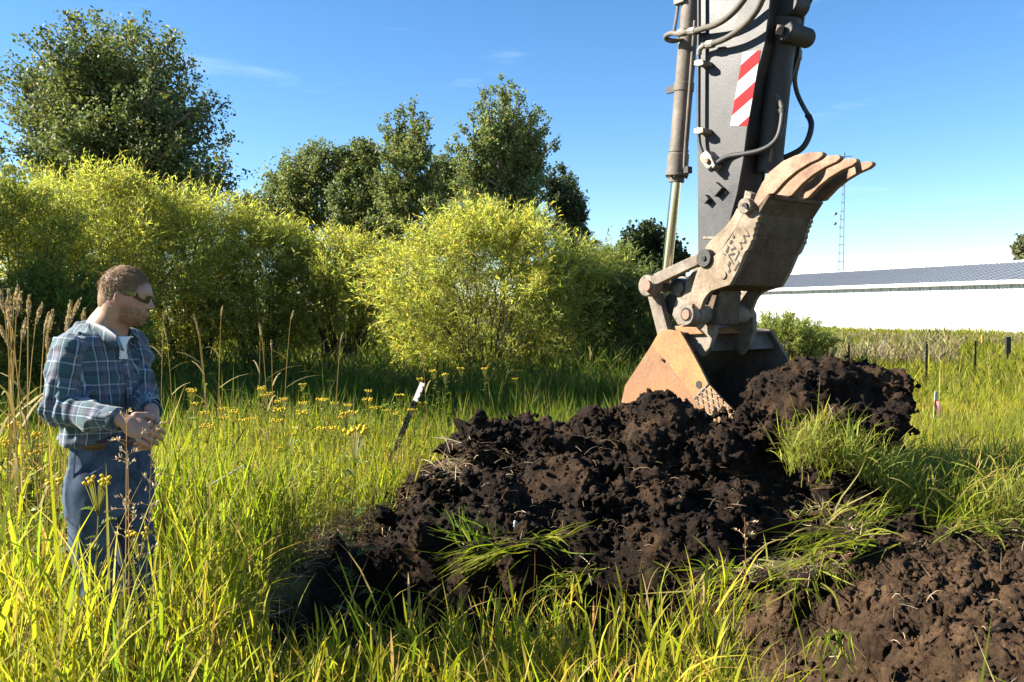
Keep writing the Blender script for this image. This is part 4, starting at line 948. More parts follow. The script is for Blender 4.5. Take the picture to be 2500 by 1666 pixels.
MB().tube(smooth_path([along(-60) - EV * .10 + NV * .03, along(30) - EV * .11 + NV * .05, along(75) - EV * .11 + NV * .07], 20), .014, 8).build('side_pipe', M['barrel'], bc, smooth=True)
MB().box(along(4) - EV * .05 + NV * .08, (EV, WV, UP), (.06, .03, .025)).build('hose_port', M['barrel'], bc, .006)
rod_end = E(1625, 690, bw)
MB().cyl(along(440), rod_end, .047, n=28).build('rod', M['chrome'], bc, 0, True)

# --- linkage
Yl = lambda u, v, w=0: E(u, v, w)[1]
lk = plate([(1590, 677), (1596, 669), (1696, 622), (1708, 626), (1706, 644), (1700, 648), (1604, 694), (1594, 694)], -.085, -.015, 'link', M['dusty'], ex, .006)
tag(lk, 'dusty steel side link between cylinder and stick')
disc(1577, 698, -.09, .03, .098, 'link_eye', M['dusty'], lk, 36, .012)
disc(1577, 698, -.125, -.088, .050, 'pin', M['pin'], lk, 28, .006)
disc(1717, 631, -.10, .04, .078, 'link_eye', M['under'], lk, 32, .008)
disc(1717, 631, -.112, -.099, .022, 'pin', M['grease'], lk, 12)
farl = MB().prism([E(u, v, 0) + WV * (SW + .02) for u, v in [(1590, 677), (1696, 622), (1708, 626), (1700, 648), (1604, 694)]], WV * .07).build('link', M['dusty'], ex, .006)
c = E(1577, 698, .03); MB().cyl(c, c + WV * (SW + .06), .05, n=24).build('link_pin', M['under'], ex, 0, True)
c = E(1577, 698, SW + .0); MB().cyl(E(1577, 698, 0) + WV * (SW), E(1577, 698, 0) + WV * (SW + .1), .098, n=30).build('link_eye', M['dusty'], farl, .01, True)
cl = plate([(1580, 722), (1592, 716), (1607, 716), (1618, 760), (1630, 806), (1640, 835), (1608, 835), (1600, 800)], .03, .10, 'coupling_link', M['dusty'], ex, .008)
MB().prism([E(u, v, .03) + WV * (SW - .16) for u, v in [(1580, 722), (1592, 716), (1607, 716), (1618, 760), (1630, 806), (1640, 835), (1608, 835), (1600, 800)]], WV * .07).build('coupling_link', M['dusty'], ex, .008)
nose = plate([(1704, 640), (1740, 640), (1735, 700), (1712, 760), (1690, 790), (1655, 795), (1640, 770), (1648, 735), (1672, 690)], .07, SW - .07, 'stick_nose', M['dusty'], ex, .012)
c = E(1652, 702, .05); MB().cyl(c, c + WV * (SW - .10), .082, n=28).build('boss', M['grease'], nose, .01, True)
c = E(1640, 742, .12); MB().cyl(c, c + WV * (SW - .24), .10, n=28).build('boss', M['under'], nose, .01, True)
bs = MB(); c = E(1675, 768, -.15)
tp = bs.cyl(c, c + WV * (SW + .30), .085, n=36).build('bucket_pin', M['dusty'], ex, .01, True)
for w0, w1, r_, mt in ((-.165, -.148, .094, 'dusty'), (-.05, -.02, .098, 'dusty')):
    c = E(1675, 768, -.15) + WV * (w0 + .15); MB().cyl(c, c + WV * (w1 - w0), r_, n=36).build('collar', M[mt], tp, .006, True)
c = E(1675, 768, -.168); MB().cyl(c, c + WV * .01, .060, n=26).build('pin_end', M['grease'], tp, .003, True)
c = E(1673, 769, -.176); MB().cyl(c, c + WV * .012, .045, n=20).build('pin_cap', M['pin'], tp, .006, True)
for (x, y) in ((785, 845), (670, 1110)):
    disc(*C3(x, y), -.16, -.12, .02, 'grease_nipple', M['rust'], tp, 8)

# --- thumb
TW0 = -.075
TWID = width_to(1790, 690, TW0, 1922)
side = [C2(*p) for p in [(1000, 518), (1048, 488), (1085, 512), (1108, 540), (1112, 562), (1096, 578), (1100, 600), (1082, 612), (1084, 640), (1070, 655), (1072, 690), (1060, 705), (1062, 735), (1048, 748), (1040, 775), (1020, 815), (1000, 832), (940, 980), (882, 1085), (740, 1130), (705, 1165), (680, 1205), (662, 1262), (648, 1330), (600, 1385), (540, 1385), (492, 1340), (490, 1290), (520, 1250), (560, 1230), (590, 1120), (620, 1020), (642, 955), (700, 915), (760, 865), (830, 800), (880, 735), (930, 650), (965, 580)]]
th = plate(side, TW0, TW0 + .045, 'thumb', M['thumb'], ex, .004); tag(th, 'rusty tan hydraulic thumb with four curved teeth')
low_side = [(u, v) for u, v in side if v > 640]
MB().prism([E(u, v, TW0) + WV * (TWID - .045) for u, v in side], WV * .045).build('side_plate', M['thumb'], th, .004)
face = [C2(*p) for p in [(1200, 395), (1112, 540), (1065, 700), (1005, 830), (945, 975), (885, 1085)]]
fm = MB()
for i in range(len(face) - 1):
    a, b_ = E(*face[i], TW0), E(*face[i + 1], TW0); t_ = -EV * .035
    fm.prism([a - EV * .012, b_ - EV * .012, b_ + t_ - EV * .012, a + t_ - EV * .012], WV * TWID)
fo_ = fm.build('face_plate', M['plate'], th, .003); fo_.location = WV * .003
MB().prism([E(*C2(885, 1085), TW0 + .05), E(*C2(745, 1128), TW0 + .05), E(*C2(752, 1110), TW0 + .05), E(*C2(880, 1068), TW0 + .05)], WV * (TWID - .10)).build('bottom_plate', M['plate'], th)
nk = [C2(*p) for p in [(805, 1120), (800, 1200), (790, 1320), (782, 1392), (700, 1392), (700, 1200), (740, 1120)]]
nw0 = .10; nwid = width_to(1752, 790, nw0, 1806)
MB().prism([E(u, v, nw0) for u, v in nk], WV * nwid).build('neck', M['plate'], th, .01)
tine = [C2(*p) for p in [(1048, 506), (1060, 450), (1085, 385), (1125, 305), (1180, 222), (1280, 140), (1380, 92), (1480, 70), (1575, 64), (1594, 72), (1596, 92), (1562, 122), (1480, 160), (1385, 220), (1305, 288), (1218, 385), (1180, 392), (1130, 450), (1085, 508)]]
dT = (TWID - .055) / 3
for k in range(4):
    o = MB().prism([E(u, v, TW0) + WV * (k * dT + .004) for u, v in tine], WV * .055).build('tooth', M['rust'], th, .007)
    if k == 0: tag(o, 'sunlit nearest thumb tooth')
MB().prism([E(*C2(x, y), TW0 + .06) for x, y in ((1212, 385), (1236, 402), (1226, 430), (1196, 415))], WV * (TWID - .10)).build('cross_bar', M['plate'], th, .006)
disc(*C2(828, 1010), TW0 - .012, TW0 + .002, .034, 'plug', M['thumb'], th, 24, .004)
LG = lambda x, y: (1730 + x / 9.227, 520 + y / 9.227)
marks = [[(768, 285), (880, 430), (930, 515), (910, 552), (825, 535), (815, 560), (858, 650), (835, 698), (745, 690), (735, 715), (775, 800), (735, 848), (708, 825), (740, 770), (685, 660), (710, 652), (790, 668), (812, 620), (765, 520), (790, 495), (870, 518), (895, 500), (860, 430)],
         [(545, 470), (602, 545), (570, 598), (532, 560), (560, 515)], [(515, 600), (555, 645), (500, 722), (458, 690)], [(418, 710), (470, 780), (415, 920), (380, 870), (430, 770)],
         [(548, 705), (620, 795), (600, 830), (555, 830), (520, 868), (495, 840), (515, 800), (560, 795), (580, 760)], [(440, 940), (520, 915), (585, 898), (602, 915), (590, 945), (520, 965), (490, 955), (480, 985), (575, 1150), (562, 1162), (445, 985)],
         [(345, 908), (388, 950), (372, 968), (338, 930)], [(680, 845), (710, 890), (605, 1092), (578, 1072), (655, 925), (660, 880)], [(468, 1080), (505, 1135), (475, 1210), (475, 1240), (508, 1300), (470, 1362), (432, 1325), (465, 1290), (455, 1240), (425, 1190)],
         [(650, 1070), (700, 1130), (600, 1320), (560, 1295), (665, 1120)]]
for mk in marks: plate([LG(*p) for p in mk], TW0 - .0025, TW0 + .004, 'recess_shade_mark', M['cut'], th, 0)  # thin dark shapes laid on the plate look like shaded cut-outs
disc(1816, 503, TW0 - .055, TW0 + .03, .062, 'thumb_pin', M['dusty'], th, 28, .006)
for dx, dy in ((-3, -2), (4, 3), (2, -4)): disc(1816 + dx, 503 + dy, TW0 - .075, TW0 - .05, .014, 'pin_bolt', M['grease'], th, 8, 0)
plate([C2(*p) for p in [(1000, 515), (935, 500), (915, 545), (850, 640), (760, 720), (735, 745), (690, 800), (740, 880), (770, 860), (830, 800), (930, 650), (965, 580)]], TW0 + .045, TW0 + .075, 'thumb_bracket', M['thumb'], ex, .004)
plate([C2(*p) for p in [(1000, 360), (1050, 385), (1040, 430), (985, 430)]], -.02, .06, 'stop_block', M['dusty'], ex, .006)

# --- bucket
bk_side = [CB(*p) for p in [(400, 478), (470, 474), (550, 490), (620, 610), (700, 760), (760, 880), (870, 1000), (945, 1075), (1020, 1190), (1040, 1290), (700, 1330), (330, 1330), (180, 1290), (122, 1200), (108, 1080), (112, 1010), (140, 890), (330, 600)]]
WB = width_to(*CB(550, 490), 0, 1884)
bk = plate(bk_side, .012, .045, 'bucket', M['orange'], ex, .005); tag(bk, 'worn orange digging bucket with welded wear plate')
MB().prism([E(u, v, .0) + WV * (WB - .04) for u, v in bk_side], WV * .04).build('side_plate', M['inside'], bk, .005)
shell = [CB(*p) for p in [(556, 498), (470, 480), (402, 485), (334, 602), (146, 892), (118, 1012), (114, 1080), (128, 1200), (185, 1282), (330, 1322), (700, 1322), (1035, 1284), (1300, 1255)]]
fm = MB(); sp_ = [E(u, v, 0) for u, v in shell]; cen_ = E(*CB(560, 900), 0)
for i in range(len(sp_) - 1):
    a, b_ = sp_[i], sp_[i + 1]; ia = a + (cen_ - a) * .035; ib = b_ + (cen_ - b_) * .035
    if i >= 9: ia = a + UP * .03; ib = b_ + UP * .03
    fm.prism([a + WV * .046, b_ + WV * .046, ib + WV * .046, ia + WV * .046], WV * (WB - .088))
fm.build('shell', M['inside'], bk)
cut = [CB(*p) for p in [(398, 482), (470, 474), (552, 490), (622, 610), (702, 760), (762, 880), (872, 1000), (947, 1075), (1022, 1190), (1030, 1215), (820, 1195), (780, 1160), (680, 1020), (560, 860), (430, 690), (332, 602)]]
cp = plate(cut, -.004, .012, 'wear_plate', M['yellow'], bk, .005); tag(cp, 'yellower wear plate welded along the bucket side')
tb = CB(590, 500)
MB().prism([E(*CB(556, 505), .046), E(*CB(620, 640), .046), E(*CB(600, 645), .046), E(*CB(536, 510), .046)], WV * (WB - .09)).build('top_lip', M['inside'], bk, .004)
# welded wear grid
poly = np.array([(1692, 974), (1727, 936), (1747, 958), (1766, 978), (1789, 1000), (1792, 1036), (1744, 1036), (1716, 1005)], float)
def clip_line(p, d):
    lo, hi = -1e9, 1e9
    ar = sum(poly[i][0] * poly[(i + 1) % len(poly)][1] - poly[(i + 1) % len(poly)][0] * poly[i][1] for i in range(len(poly)))
    for i in range(len(poly)):
        a = poly[i]; b_ = poly[(i + 1) % len(poly)]; e_ = b_ - a; nn_ = np.array((-e_[1], e_[0])) * (1 if ar > 0 else -1)
        den = nn_ @ d; num = nn_ @ (a - p)
        if abs(den) < 1e-9:
            if num > 0: return None
            continue
        if den > 0: lo = max(lo, num / den)
        else: hi = min(hi, num / den)
    return (p + d * lo, p + d * hi) if hi - lo > 4 else None
for fam, (d, org, stp, cntk) in enumerate(((np.array((.72, .42)), np.array((1692, 974)), np.array((8.5, -9.2)), 5), (np.array((.16, 1.0)), np.array((1701, 966)), np.array((12.5, 2.0)), 8))):
    for k in range(-3, cntk):
        r_ = clip_line(org + stp * k, d)
        if r_ is None: continue
        a, b_ = r_; m_ = max(3, int(np.linalg.norm(b_ - a) / 3))
        pts = [E(*(a + (b_ - a) * t), -.008) for t in np.linspace(0, 1, m_)]
        MB().tube(pts, [.0065 * random.uniform(.6, 1.35) for _ in pts], 6).build('weld_bead', M['weld'], cp, smooth=True)
plate([(1690, 973), (1725, 936), (1729, 939), (1694, 977)], -.014, .0, 'weld_bar', M['weld'], cp, .003)
disc(*CB(690, 885), -.008, 0, .034, 'hole', M['cut'], cp, 14, 0)
for x, y in ((415, 700), (205, 1045)): disc(*CB(x, y), .006 if x == 205 else -.008, .014 if x == 205 else 0, .014, 'hole', M['cut'], bk, 10, 0)
# cast oval emblem on the side
LO = lambda x, y: (1580 + x / 13.07, 940 + y / 13.07)
MB().tube(smooth_path([E(*LO(x, y), .009) for x, y in [(470, 830), (560, 745), (680, 670), (800, 632), (920, 622), (1020, 640), (1085, 700), (1110, 800), (1100, 900), (1060, 1000), (1010, 1080)]], 30), .006, 6).build('emblem_ring', M['orange'], bk, smooth=True)
for seg in ([(725, 760), (738, 825)], [(815, 700), (832, 830)], [(775, 830), (795, 1080)], [(865, 885), (888, 1070)], [(908, 750), (940, 900), (962, 1040)], [(672, 945), (682, 1010)], [(870, 720), (862, 760)]):
    MB().tube([E(*LO(*p), .011) for p in seg], .0075, 6).build('emblem_stroke', M['cut'], bk)
# ears
ear = [(1690, 742), (1714, 736), (1733, 745), (1743, 767), (1744, 809), (1732, 850), (1712, 872), (1690, 845), (1650, 832), (1618, 822), (1636, 800), (1664, 788)]
ew = .14; dE = width_to(1743, 800, ew, 1838)
for k in range(2):
    MB().prism([E(u, v, ew) + WV * (k * dE) for u, v in ear], WV * .06).build('ear', M['dusty'], bk, .008)
MB().prism([E(u, v, .10) for u, v in [(1612, 812), (1650, 796), (1700, 800), (1715, 816), (1660, 818)]], WV * (dE + .2)).build('top_brace', M['yellow'], bk, .006)
# teeth on the cutting lip
lipc = E(*CB(1300, 1255), 0)
fwd = unit((E(*CB(1300, 1255), 0) - E(*CB(700, 1322), 0))[None])[0]
for k in range(5):
    p = lipc + WV * (.10 + k * (WB - .2) / 4)
    MB().add([p + fwd * .0 + WV * .05 + UP * .05, p - WV * .05 + UP * .05, p - WV * .05 - UP * .03, p + WV * .05 - UP * .03, p + fwd * .24 + WV * .025 + UP * .0, p + fwd * .24 - WV * .025, p + fwd * .24 - WV * .025 - UP * .02, p + fwd * .24 + WV * .025 - UP * .02],
             [(0, 1, 2, 3), (7, 6, 5, 4), (0, 4, 5, 1), (1, 5, 6, 2), (2, 6, 7, 3), (3, 7, 4, 0)]).build('tooth', M['under'], bk, .006)

# --- soil in the bucket mouth
def ell(P, c, r):
    q = (P - c) / r; k0 = np.linalg.norm(q, axis=-1); return (k0 - 1) * np.min(r)
def smin(a, b, k): h_ = np.clip(.5 + .5 * (b - a) / k, 0, 1); return b * (1 - h_) + a * h_ - k * h_ * (1 - h_)
YL = 7.05
cs = [(at(1925, 1000, YL), (.33, .34, .27)), (at(1990, 962, YL + .15), (.36, .40, .29)), (at(2070, 985, YL + .2), (.36, .40, .28)), (at(2130, 1020, YL + .1), (.26, .36, .17)), (at(2000, 1035, YL - .1), (.58, .38, .20)), (at(2105, 935, YL + .25), (.28, .30, .12)), (at(1890, 1050, YL), (.30, .26, .17))]
lo = np.array((1.45, 6.3, .35)); hi = np.array((3.55, 7.9, 1.5)); hs_ = .0175
ax3 = [np.arange(lo[i], hi[i], hs_) for i in range(3)]
G = np.stack(np.meshgrid(*ax3, indexing='ij'), -1); f = None
for c, r in cs:
    d = ell(G, c, np.array(r)); f = d if f is None else smin(f, d, .07)
gx_, gy_, gz_ = G[..., 0], G[..., 1], G[..., 2]
near_s = np.abs(f) < .2
disp = np.zeros_like(f); a, b_, c_ = gx_[near_s], gy_[near_s], gz_[near_s]
w1_ = .04 * fbm(a * 9, b_ * 9, c_ * 9, 2, 145)
disp[near_s] = (lump(a + w1_, b_ + w1_, c_, .24, 141) - .08) * .40 + blocks(a + b_ * .5 + w1_, c_ - b_ * .4 + w1_, .12, 146) * .35 + blocks(a - b_ * .6, c_ + b_ * .5, .05, 147) * .5 + (lump(a, b_, c_, .085, 142) - .02) * .35 + lump(a, b_, c_, .04, 143) * .5 + .012 * fbm(a * 30, b_ * 30, c_ * 30, 2, 144)
V, Q = surface_nets(f - disp, lo, hs_)
load = np_mesh('soil_load', V, Q, M['soil'], None, None, True); tag(load, 'dark lump of soil spilling from the mouth of the orange bucket', 'soil heap', 'heaps of dug soil')
g = np.random.default_rng(8); idx = g.choice(len(V), 2600); crumb_field('soil_crumbs', V[idx], np.clip(g.lognormal(-4.6, .45, 2600), .004, .03), 'soil', load, 4)
for i in g.choice(len(V), 26): put_clod(load, 'soil' if g.random() < .7 else 'subsoil', V[i], float(np.clip(g.lognormal(-3.2, .4), .02, .09)))

# ------------------------------------------------------------------ the man
YM = 3.5
FB = R(16); MF = np.array((math.cos(FB), -math.sin(FB), 0.0)); MR = np.array((MF[1], -MF[0], 0.0))     # chest forward, his right side
def cone(P, a, b, r0, r1):
    a = np.asarray(a); b = np.asarray(b); ba = b - a; t = np.clip(((P - a) @ ba) / (ba @ ba), 0, 1)
    return np.linalg.norm(P - a - t[..., None] * ba, axis=-1) - (r0 + (r1 - r0) * t)
def ellr(P, c, axes, r):
    q = P - np.asarray(c); q = np.stack([q @ np.asarray(a) for a in axes], -1); r = np.asarray(r)
    k0 = np.linalg.norm(q / r, axis=-1); k1 = np.linalg.norm(q / (r * r), axis=-1); return k0 * (k0 - 1) / (k1 + 1e-9)
def grid3(lo, hi, h):
    ax = [np.arange(lo[i], hi[i], h) for i in range(3)]; return np.stack(np.meshgrid(*ax, indexing='ij'), -1)
class Fld:
    """distance field on a grid; each shape is evaluated only in its own neighbourhood"""
    def __init__(s, lo, hi, h):
        s.lo = np.asarray(lo, float); s.h = h; s.ax = [np.arange(lo[i], hi[i], h) for i in range(3)]; s.f = np.full([len(a) for a in s.ax], .2)
    def block(s, lo, hi):
        sl = tuple(slice(max(0, int((lo[i] - s.lo[i]) / s.h)), max(0, int((hi[i] - s.lo[i]) / s.h) + 2)) for i in range(3))
        return sl, np.stack(np.meshgrid(*[s.ax[i][sl[i]] for i in range(3)], indexing='ij'), -1)
    def prims(s, prims, k):
        for p in prims:
            if p[0] == 'e': c = np.asarray(p[1]); r = max(p[3]) + .05; sl, P = s.block(c - r, c + r)
            else: a, b = np.asarray(p[1]), np.asarray(p[2]); r = max(p[3], p[4]) + .05; sl, P = s.block(np.minimum(a, b) - r, np.maximum(a, b) + r)
            if P.size == 0: continue
            e = ellr(P, p[1], p[2], p[3]) if p[0] == 'e' else cone(P, *p[1:])
            s.f[sl] = smin(s.f[sl], e, k)
    def carve(s, p):
        c = np.asarray(p[1]); r = max(p[3]) + .02; sl, P = s.block(c - r, c + r); s.f[sl] = np.maximum(s.f[sl], -ellr(P, p[1], p[2], p[3]))
    def mesh(s): return surface_nets(s.f, s.lo, s.h)
foot = at(262, 1085, YM); foot[2] = 0
man = empty('person', foot); tag(man, 'bearded man in blue plaid shirt and jeans with sunglasses watching the digging', 'person')
neckb = at(262, 790, YM); HC = at(309, 724, YM - .01); HSC = .875
HF = unit(np.array((.955, .20, -.20))[None])[0]; HS = unit(np.cross(HF, UP)[None])[0]; HU = np.cross(HS, HF)     # face direction, his right side, head up
hp = lambda f, s, u: HC + (HF * f + HS * s + HU * u) * HSC
hr_ = lambda *r: tuple(x * HSC for x in r)
rs, re_, rw = at(166, 858, YM - .16), at(141, 1000, YM - .20), at(300, 1026, YM - .30)
ls, le, lw_ = at(330, 842, YM + .13), at(352, 985, YM + .04), at(370, 1008, YM - .18)
tor_c = at(246, 950, YM)[:2]
# hands: palm and five bent fingers each
def hand(wrist, fdir, pdir, sdir, curl, S=1.0, tips=None):
    """prims of a hand: fdir along the fingers, pdir out of the palm, sdir towards the thumb"""
    pr = [('e', wrist + fdir * .052 * S, (fdir, sdir, pdir), (.050 * S, .041 * S, .018 * S)), ('c', wrist - fdir * .012, wrist + fdir * .03, .0265, .029)]
    for k, (off, ln) in enumerate(((.033, .078), (.011, .086), (-.012, .080), (-.034, .064))):
        b = wrist + fdir * .088 * S + sdir * off * S
        a1, a2, a3 = curl[0] + k * .06, curl[0] + curl[1], curl[0] + curl[1] + curl[2]
        q = [b]
        for L, an in ((.42, a1), (.32, a2), (.26, a3)):
            q.append(q[-1] + (fdir * math.cos(an) + pdir * math.sin(an)) * ln * L * S)
        for i in range(3): pr.append(('c', q[i], q[i + 1], (.0092, .0086, .0080)[i] * S, (.0086, .0080, .0068)[i] * S))
    t0 = wrist + fdir * .028 * S + sdir * .032 * S; t1 = t0 + (fdir * .55 + sdir * .5 + pdir * .45) * .045 * S; t2 = t1 + (fdir * .9 + pdir * .5) * .030 * S; t3 = t2 + (fdir * .9 + pdir * .25) * .022 * S
    pr += [('c', t0, t1, .015 * S, .0115 * S), ('c', t1, t2, .0115 * S, .0098 * S), ('c', t2, t3, .0098 * S, .0078 * S)]
    return pr
fd = unit(np.array((.86, -.12, -.42))[None])[0]; pdn = unit((np.array((.25, .62, -.45)) - fd * np.dot(np.array((.25, .62, -.45)), fd))[None])[0]; sdn = np.cross(fd, pdn); sdn = sdn if sdn[2] > 0 else -sdn
RH = hand(rw, fd, pdn, sdn, (.35, .75, .5), 1.04)
fl = unit(np.array((.22, -.50, -.72))[None])[0]; pl_ = unit((np.array((-.85, -.2, -.2)) - fl * np.dot(np.array((-.85, -.2, -.2)), fl))[None])[0]; sl_ = np.cross(fl, pl_); sl_ = sl_ if sl_[1] < 0 else -sl_
LH = hand(lw_, fl, pl_, sl_, (.3, .7, .5), 1.04)
def sd_prims(P, prims, k=.012):
    d = None
    for p in prims:
        e = ellr(P, p[1], p[2], p[3]) if p[0] == 'e' else cone(P, *p[1:])
        d = e if d is None else smin(d, e, k)
    return d
HX = (HF, HS, HU)
headp = [('e', hp(-.012, 0, .032), HX, hr_(.098, .077, .094)), ('e', hp(.030, 0, -.035), HX, hr_(.066, .059, .088)), ('e', hp(.048, 0, -.084), HX, hr_(.042, .040, .032)), ('e', hp(.066, 0, .030), HX, hr_(.030, .052, .036)),
         ('e', hp(-.02, .048, -.05), HX, hr_(.05, .022, .05)), ('e', hp(-.02, -.048, -.05), HX, hr_(.05, .022, .05)),
         ('c', hp(-.030, 0, -.05), neckb + np.array((-.005, 0, -.02)), .057, .066), ('c', neckb - UP * .02, np.array((tor_c[0], tor_c[1], 1.25)), .07, .12)]
nosep = [('c', hp(.090, 0, .012), hp(.112, 0, -.026), .0085, .0125), ('e', hp(.100, .010, -.030), HX, hr_(.013, .009, .010)), ('e', hp(.100, -.010, -.030), HX, hr_(.013, .009, .010)),
         ('c', hp(.090, .02, -.058), hp(.090, -.02, -.058), .0085, .0085), ('c', hp(.088, .018, -.072), hp(.088, -.018, -.072), .0085, .0085), ('e', hp(.078, 0, -.102), HX, hr_(.022, .025, .020)),
         ('c', hp(.082, .034, .026), hp(.092, .010, .028), .010, .009), ('c', hp(.082, -.034, .026), hp(.092, -.010, .028), .010, .009)]
earp = [('e', hp(-.016, .078, -.006), (unit((HF * .9 - HS * .45)[None])[0], unit((HS * .9 + HF * .45)[None])[0], HU), hr_(.021, .009, .031)), ('e', hp(-.016, -.078, -.006), HX, hr_(.020, .009, .031)), ('e', hp(-.006, .075, -.032), HX, hr_(.010, .008, .011))]
armp = [('c', rs, re_, .04, .034), ('c', re_, rw, .026, .0265), ('c', ls, le, .04, .034), ('c', le, lw_, .026, .0265)]
hB = .0056
allp = np.array([rs, re_, rw, ls, le, lw_, HC])
lo = allp.min(0) - np.array((.10, .17, .22)); hi = allp.max(0) + np.array((.16, .14, .16)); hi[2] = HC[2] + .15; lo[2] = min(rw[2], lw_[2]) - .16
F_ = Fld(lo, hi, hB); F_.prims(headp, .035); F_.prims(nosep, .010); F_.prims(earp, .006); F_.prims(armp, .02); F_.prims(RH, .0035); F_.prims(LH, .0035)
for sg_ in (1, -1): F_.carve(('e', hp(.098, sg_ * .032, .010), HX, hr_(.014, .018, .010)))      # eye sockets under the glasses
V, Q = F_.mesh()
rel = (V - HC) / HSC; hf, hsd, hu = rel @ HF, rel @ HS, rel @ HU
skin = np.tile(np.array((.36, .205, .135)), (len(V), 1)) * (1 + .10 * fbm(V[:, 0] * 40, V[:, 1] * 40, V[:, 2] * 40, 3, 7))[:, None]
head_m = (hu > -.15) & (np.linalg.norm(rel, axis=1) < .19)
jaw = np.clip((-.018 - hu) / .02, 0, 1) * np.clip((hf + .012) / .02, 0, 1) * np.clip((hu + .135) / .02, 0, 1)
cheek = np.clip((.012 - np.abs(hf - .070)) / .012, 0, 1) * np.clip((hu + .045) / .012, 0, 1)
up_l = np.clip((hf - .03) / .02, 0, 1) * np.clip((-.02 - hu) / .01, 0, 1) * np.clip((hu + .044) / .008, 0, 1)
bd = np.clip(jaw - cheek - up_l, 0, 1) * head_m * np.clip(.75 + .5 * fbm(V[:, 0] * 130, V[:, 1] * 130, V[:, 2] * 130, 2, 9), 0, 1)
lips = np.clip((.012 - np.abs(hu + .064)) / .006, 0, 1) * np.clip((hf - .078) / .008, 0, 1) * np.clip((.022 - np.abs(hsd)) / .01, 0, 1) * head_m
skin = skin * (1 - .78 * bd[:, None]) + np.array((.11, .055, .028)) * .78 * bd[:, None]
skin = skin * (1 - .6 * lips[:, None]) + np.array((.36, .13, .10)) * .6 * lips[:, None]
red = np.exp(-((np.abs(hsd) - .08) / .014) ** 2) * (np.abs(hu) < .05) * head_m; skin = skin * (1 - .45 * red[:, None]) + np.array((.46, .16, .11)) * .45 * red[:, None]
m, n, l, b = new_mat('skin'); a_ = n.new('ShaderNodeAttribute'); a_.attribute_name = 'col'; l.new(a_.outputs['Color'], b.inputs['Base Color'])
b.inputs['Roughness'].default_value = .48; b.inputs['Subsurface Weight'].default_value = .12; b.inputs['Subsurface Radius'].default_value = (.012, .005, .003); b.inputs['Subsurface Scale'].default_value = 1.0
M['skin'] = m
body = np_mesh('body', V, Q, M['skin'], man, skin, True)
# hair: a close cap with short strands
M['hairm'] = leaf_mat('brown hair', .12, .6, tt=(1, .8, .5), spec=.25)
HG = grid3(HC - .17, HC + .17, .0045); rl = (HG - HC) / HSC; a1, a2, a3 = rl @ HF, rl @ HS, rl @ HU
cap = ellr(HG, hp(-.016, 0, .036), HX, hr_(.1035, .0835, .1015)) - .0018 * fbm(HG[..., 0] * 60, HG[..., 1] * 60, HG[..., 2] * 35, 2, 3)
cap = smin(cap, ellr(HG, hp(-.048, 0, -.034), HX, hr_(.066, .071, .070)), .03)
hl = np.interp(a1, [-.13, -.07, -.045, -.03, .0, .012, .030, .05, .072, .085, .12], [-.095, -.092, -.070, .012, .022, -.026, -.012, .028, .047, .056, .075])      # lower hair line from nape to brow
sb = (a1 > .002) & (a1 < .022); hl = np.where(sb, -.022, hl)
cap = np.maximum(cap, (hl - a3))
V, Q = surface_nets(cap, HC - .17, .0045)
hc = palette(len(V), [(.20, .125, .068), (.26, .165, .09), (.16, .098, .052)], [.4, .3, .3], .08)
hair = np_mesh('hair', V, Q, M['hairm'], man, hc, True)
gg = np.random.default_rng(31); k = gg.choice(len(V), 10000); nrm_ = unit((V[k] - hp(-.016, 0, .02))); P0 = V[k] - nrm_ * .004
tang = unit(HF * .9 - HU * .45 + gg.normal(0, .28, (len(k), 3))); tang = unit(tang - nrm_ * np.sum(tang * nrm_, 1)[:, None] * .95 + nrm_ * .09)
Ls = gg.uniform(.016, .034, len(k)); t = np.linspace(0, 1, 3)[None, :, None]
hr = RB(); hr.add(P0[:, None] + tang[:, None] * Ls[:, None, None] * t, unit(np.cross(tang, rand_dirs(len(k), gg))), np.tile(np.array([.0018, .0015, .0005]), (len(k), 1)), palette(len(k), [(.22, .14, .075), (.28, .18, .10), (.18, .11, .058), (.34, .23, .13)], [.4, .3, .22, .08], .08, gg))
hr.build('strands', M['hairm'], hair)
# sunglasses
M['lens'] = plain('dark lens', (.012, .012, .014), .08, 0, .05, spec=.8); M['lime'] = plain('lime frame', (.17, .19, .03), .4, 0, .3, 300); M['blackplastic'] = plain('black plastic', (.012, .012, .012), .35)
sg = MB()
for s in (-1, 1):
    ths = np.linspace(.05, 1.12, 12); vv, ff = [], []
    for i, th_ in enumerate(ths):
        rr_f, rr_s = .108, .080; hh = np.interp(th_, [.05, .35, .8, 1.12], [.010, .021, .019, .010]); cz = np.interp(th_, [.05, .5, 1.12], [.010, .006, .013])
        f_, s_ = rr_f * math.cos(th_) - .002, s * rr_s * math.sin(th_)
        for dz, ins in ((hh, 0), (-hh, 0), (hh, .003), (-hh, .003)): vv.append(hp(f_ - ins, s_ * (1 - ins * 6), cz + dz))
    for i in range(len(ths) - 1):
        b0_ = i * 4; ff += [(b0_, b0_ + 1, b0_ + 5, b0_ + 4), (b0_ + 2, b0_ + 6, b0_ + 7, b0_ + 3), (b0_, b0_ + 4, b0_ + 6, b0_ + 2), (b0_ + 1, b0_ + 3, b0_ + 7, b0_ + 5)]
    sg.add(vv, ff)
glasses = sg.build('sunglasses', M['lens'], man, smooth=True)
MB().tube([hp(.106, .02, .018), hp(.108, 0, .016), hp(.106, -.02, .018)], .004, 6).build('bridge', M['blackplastic'], glasses)
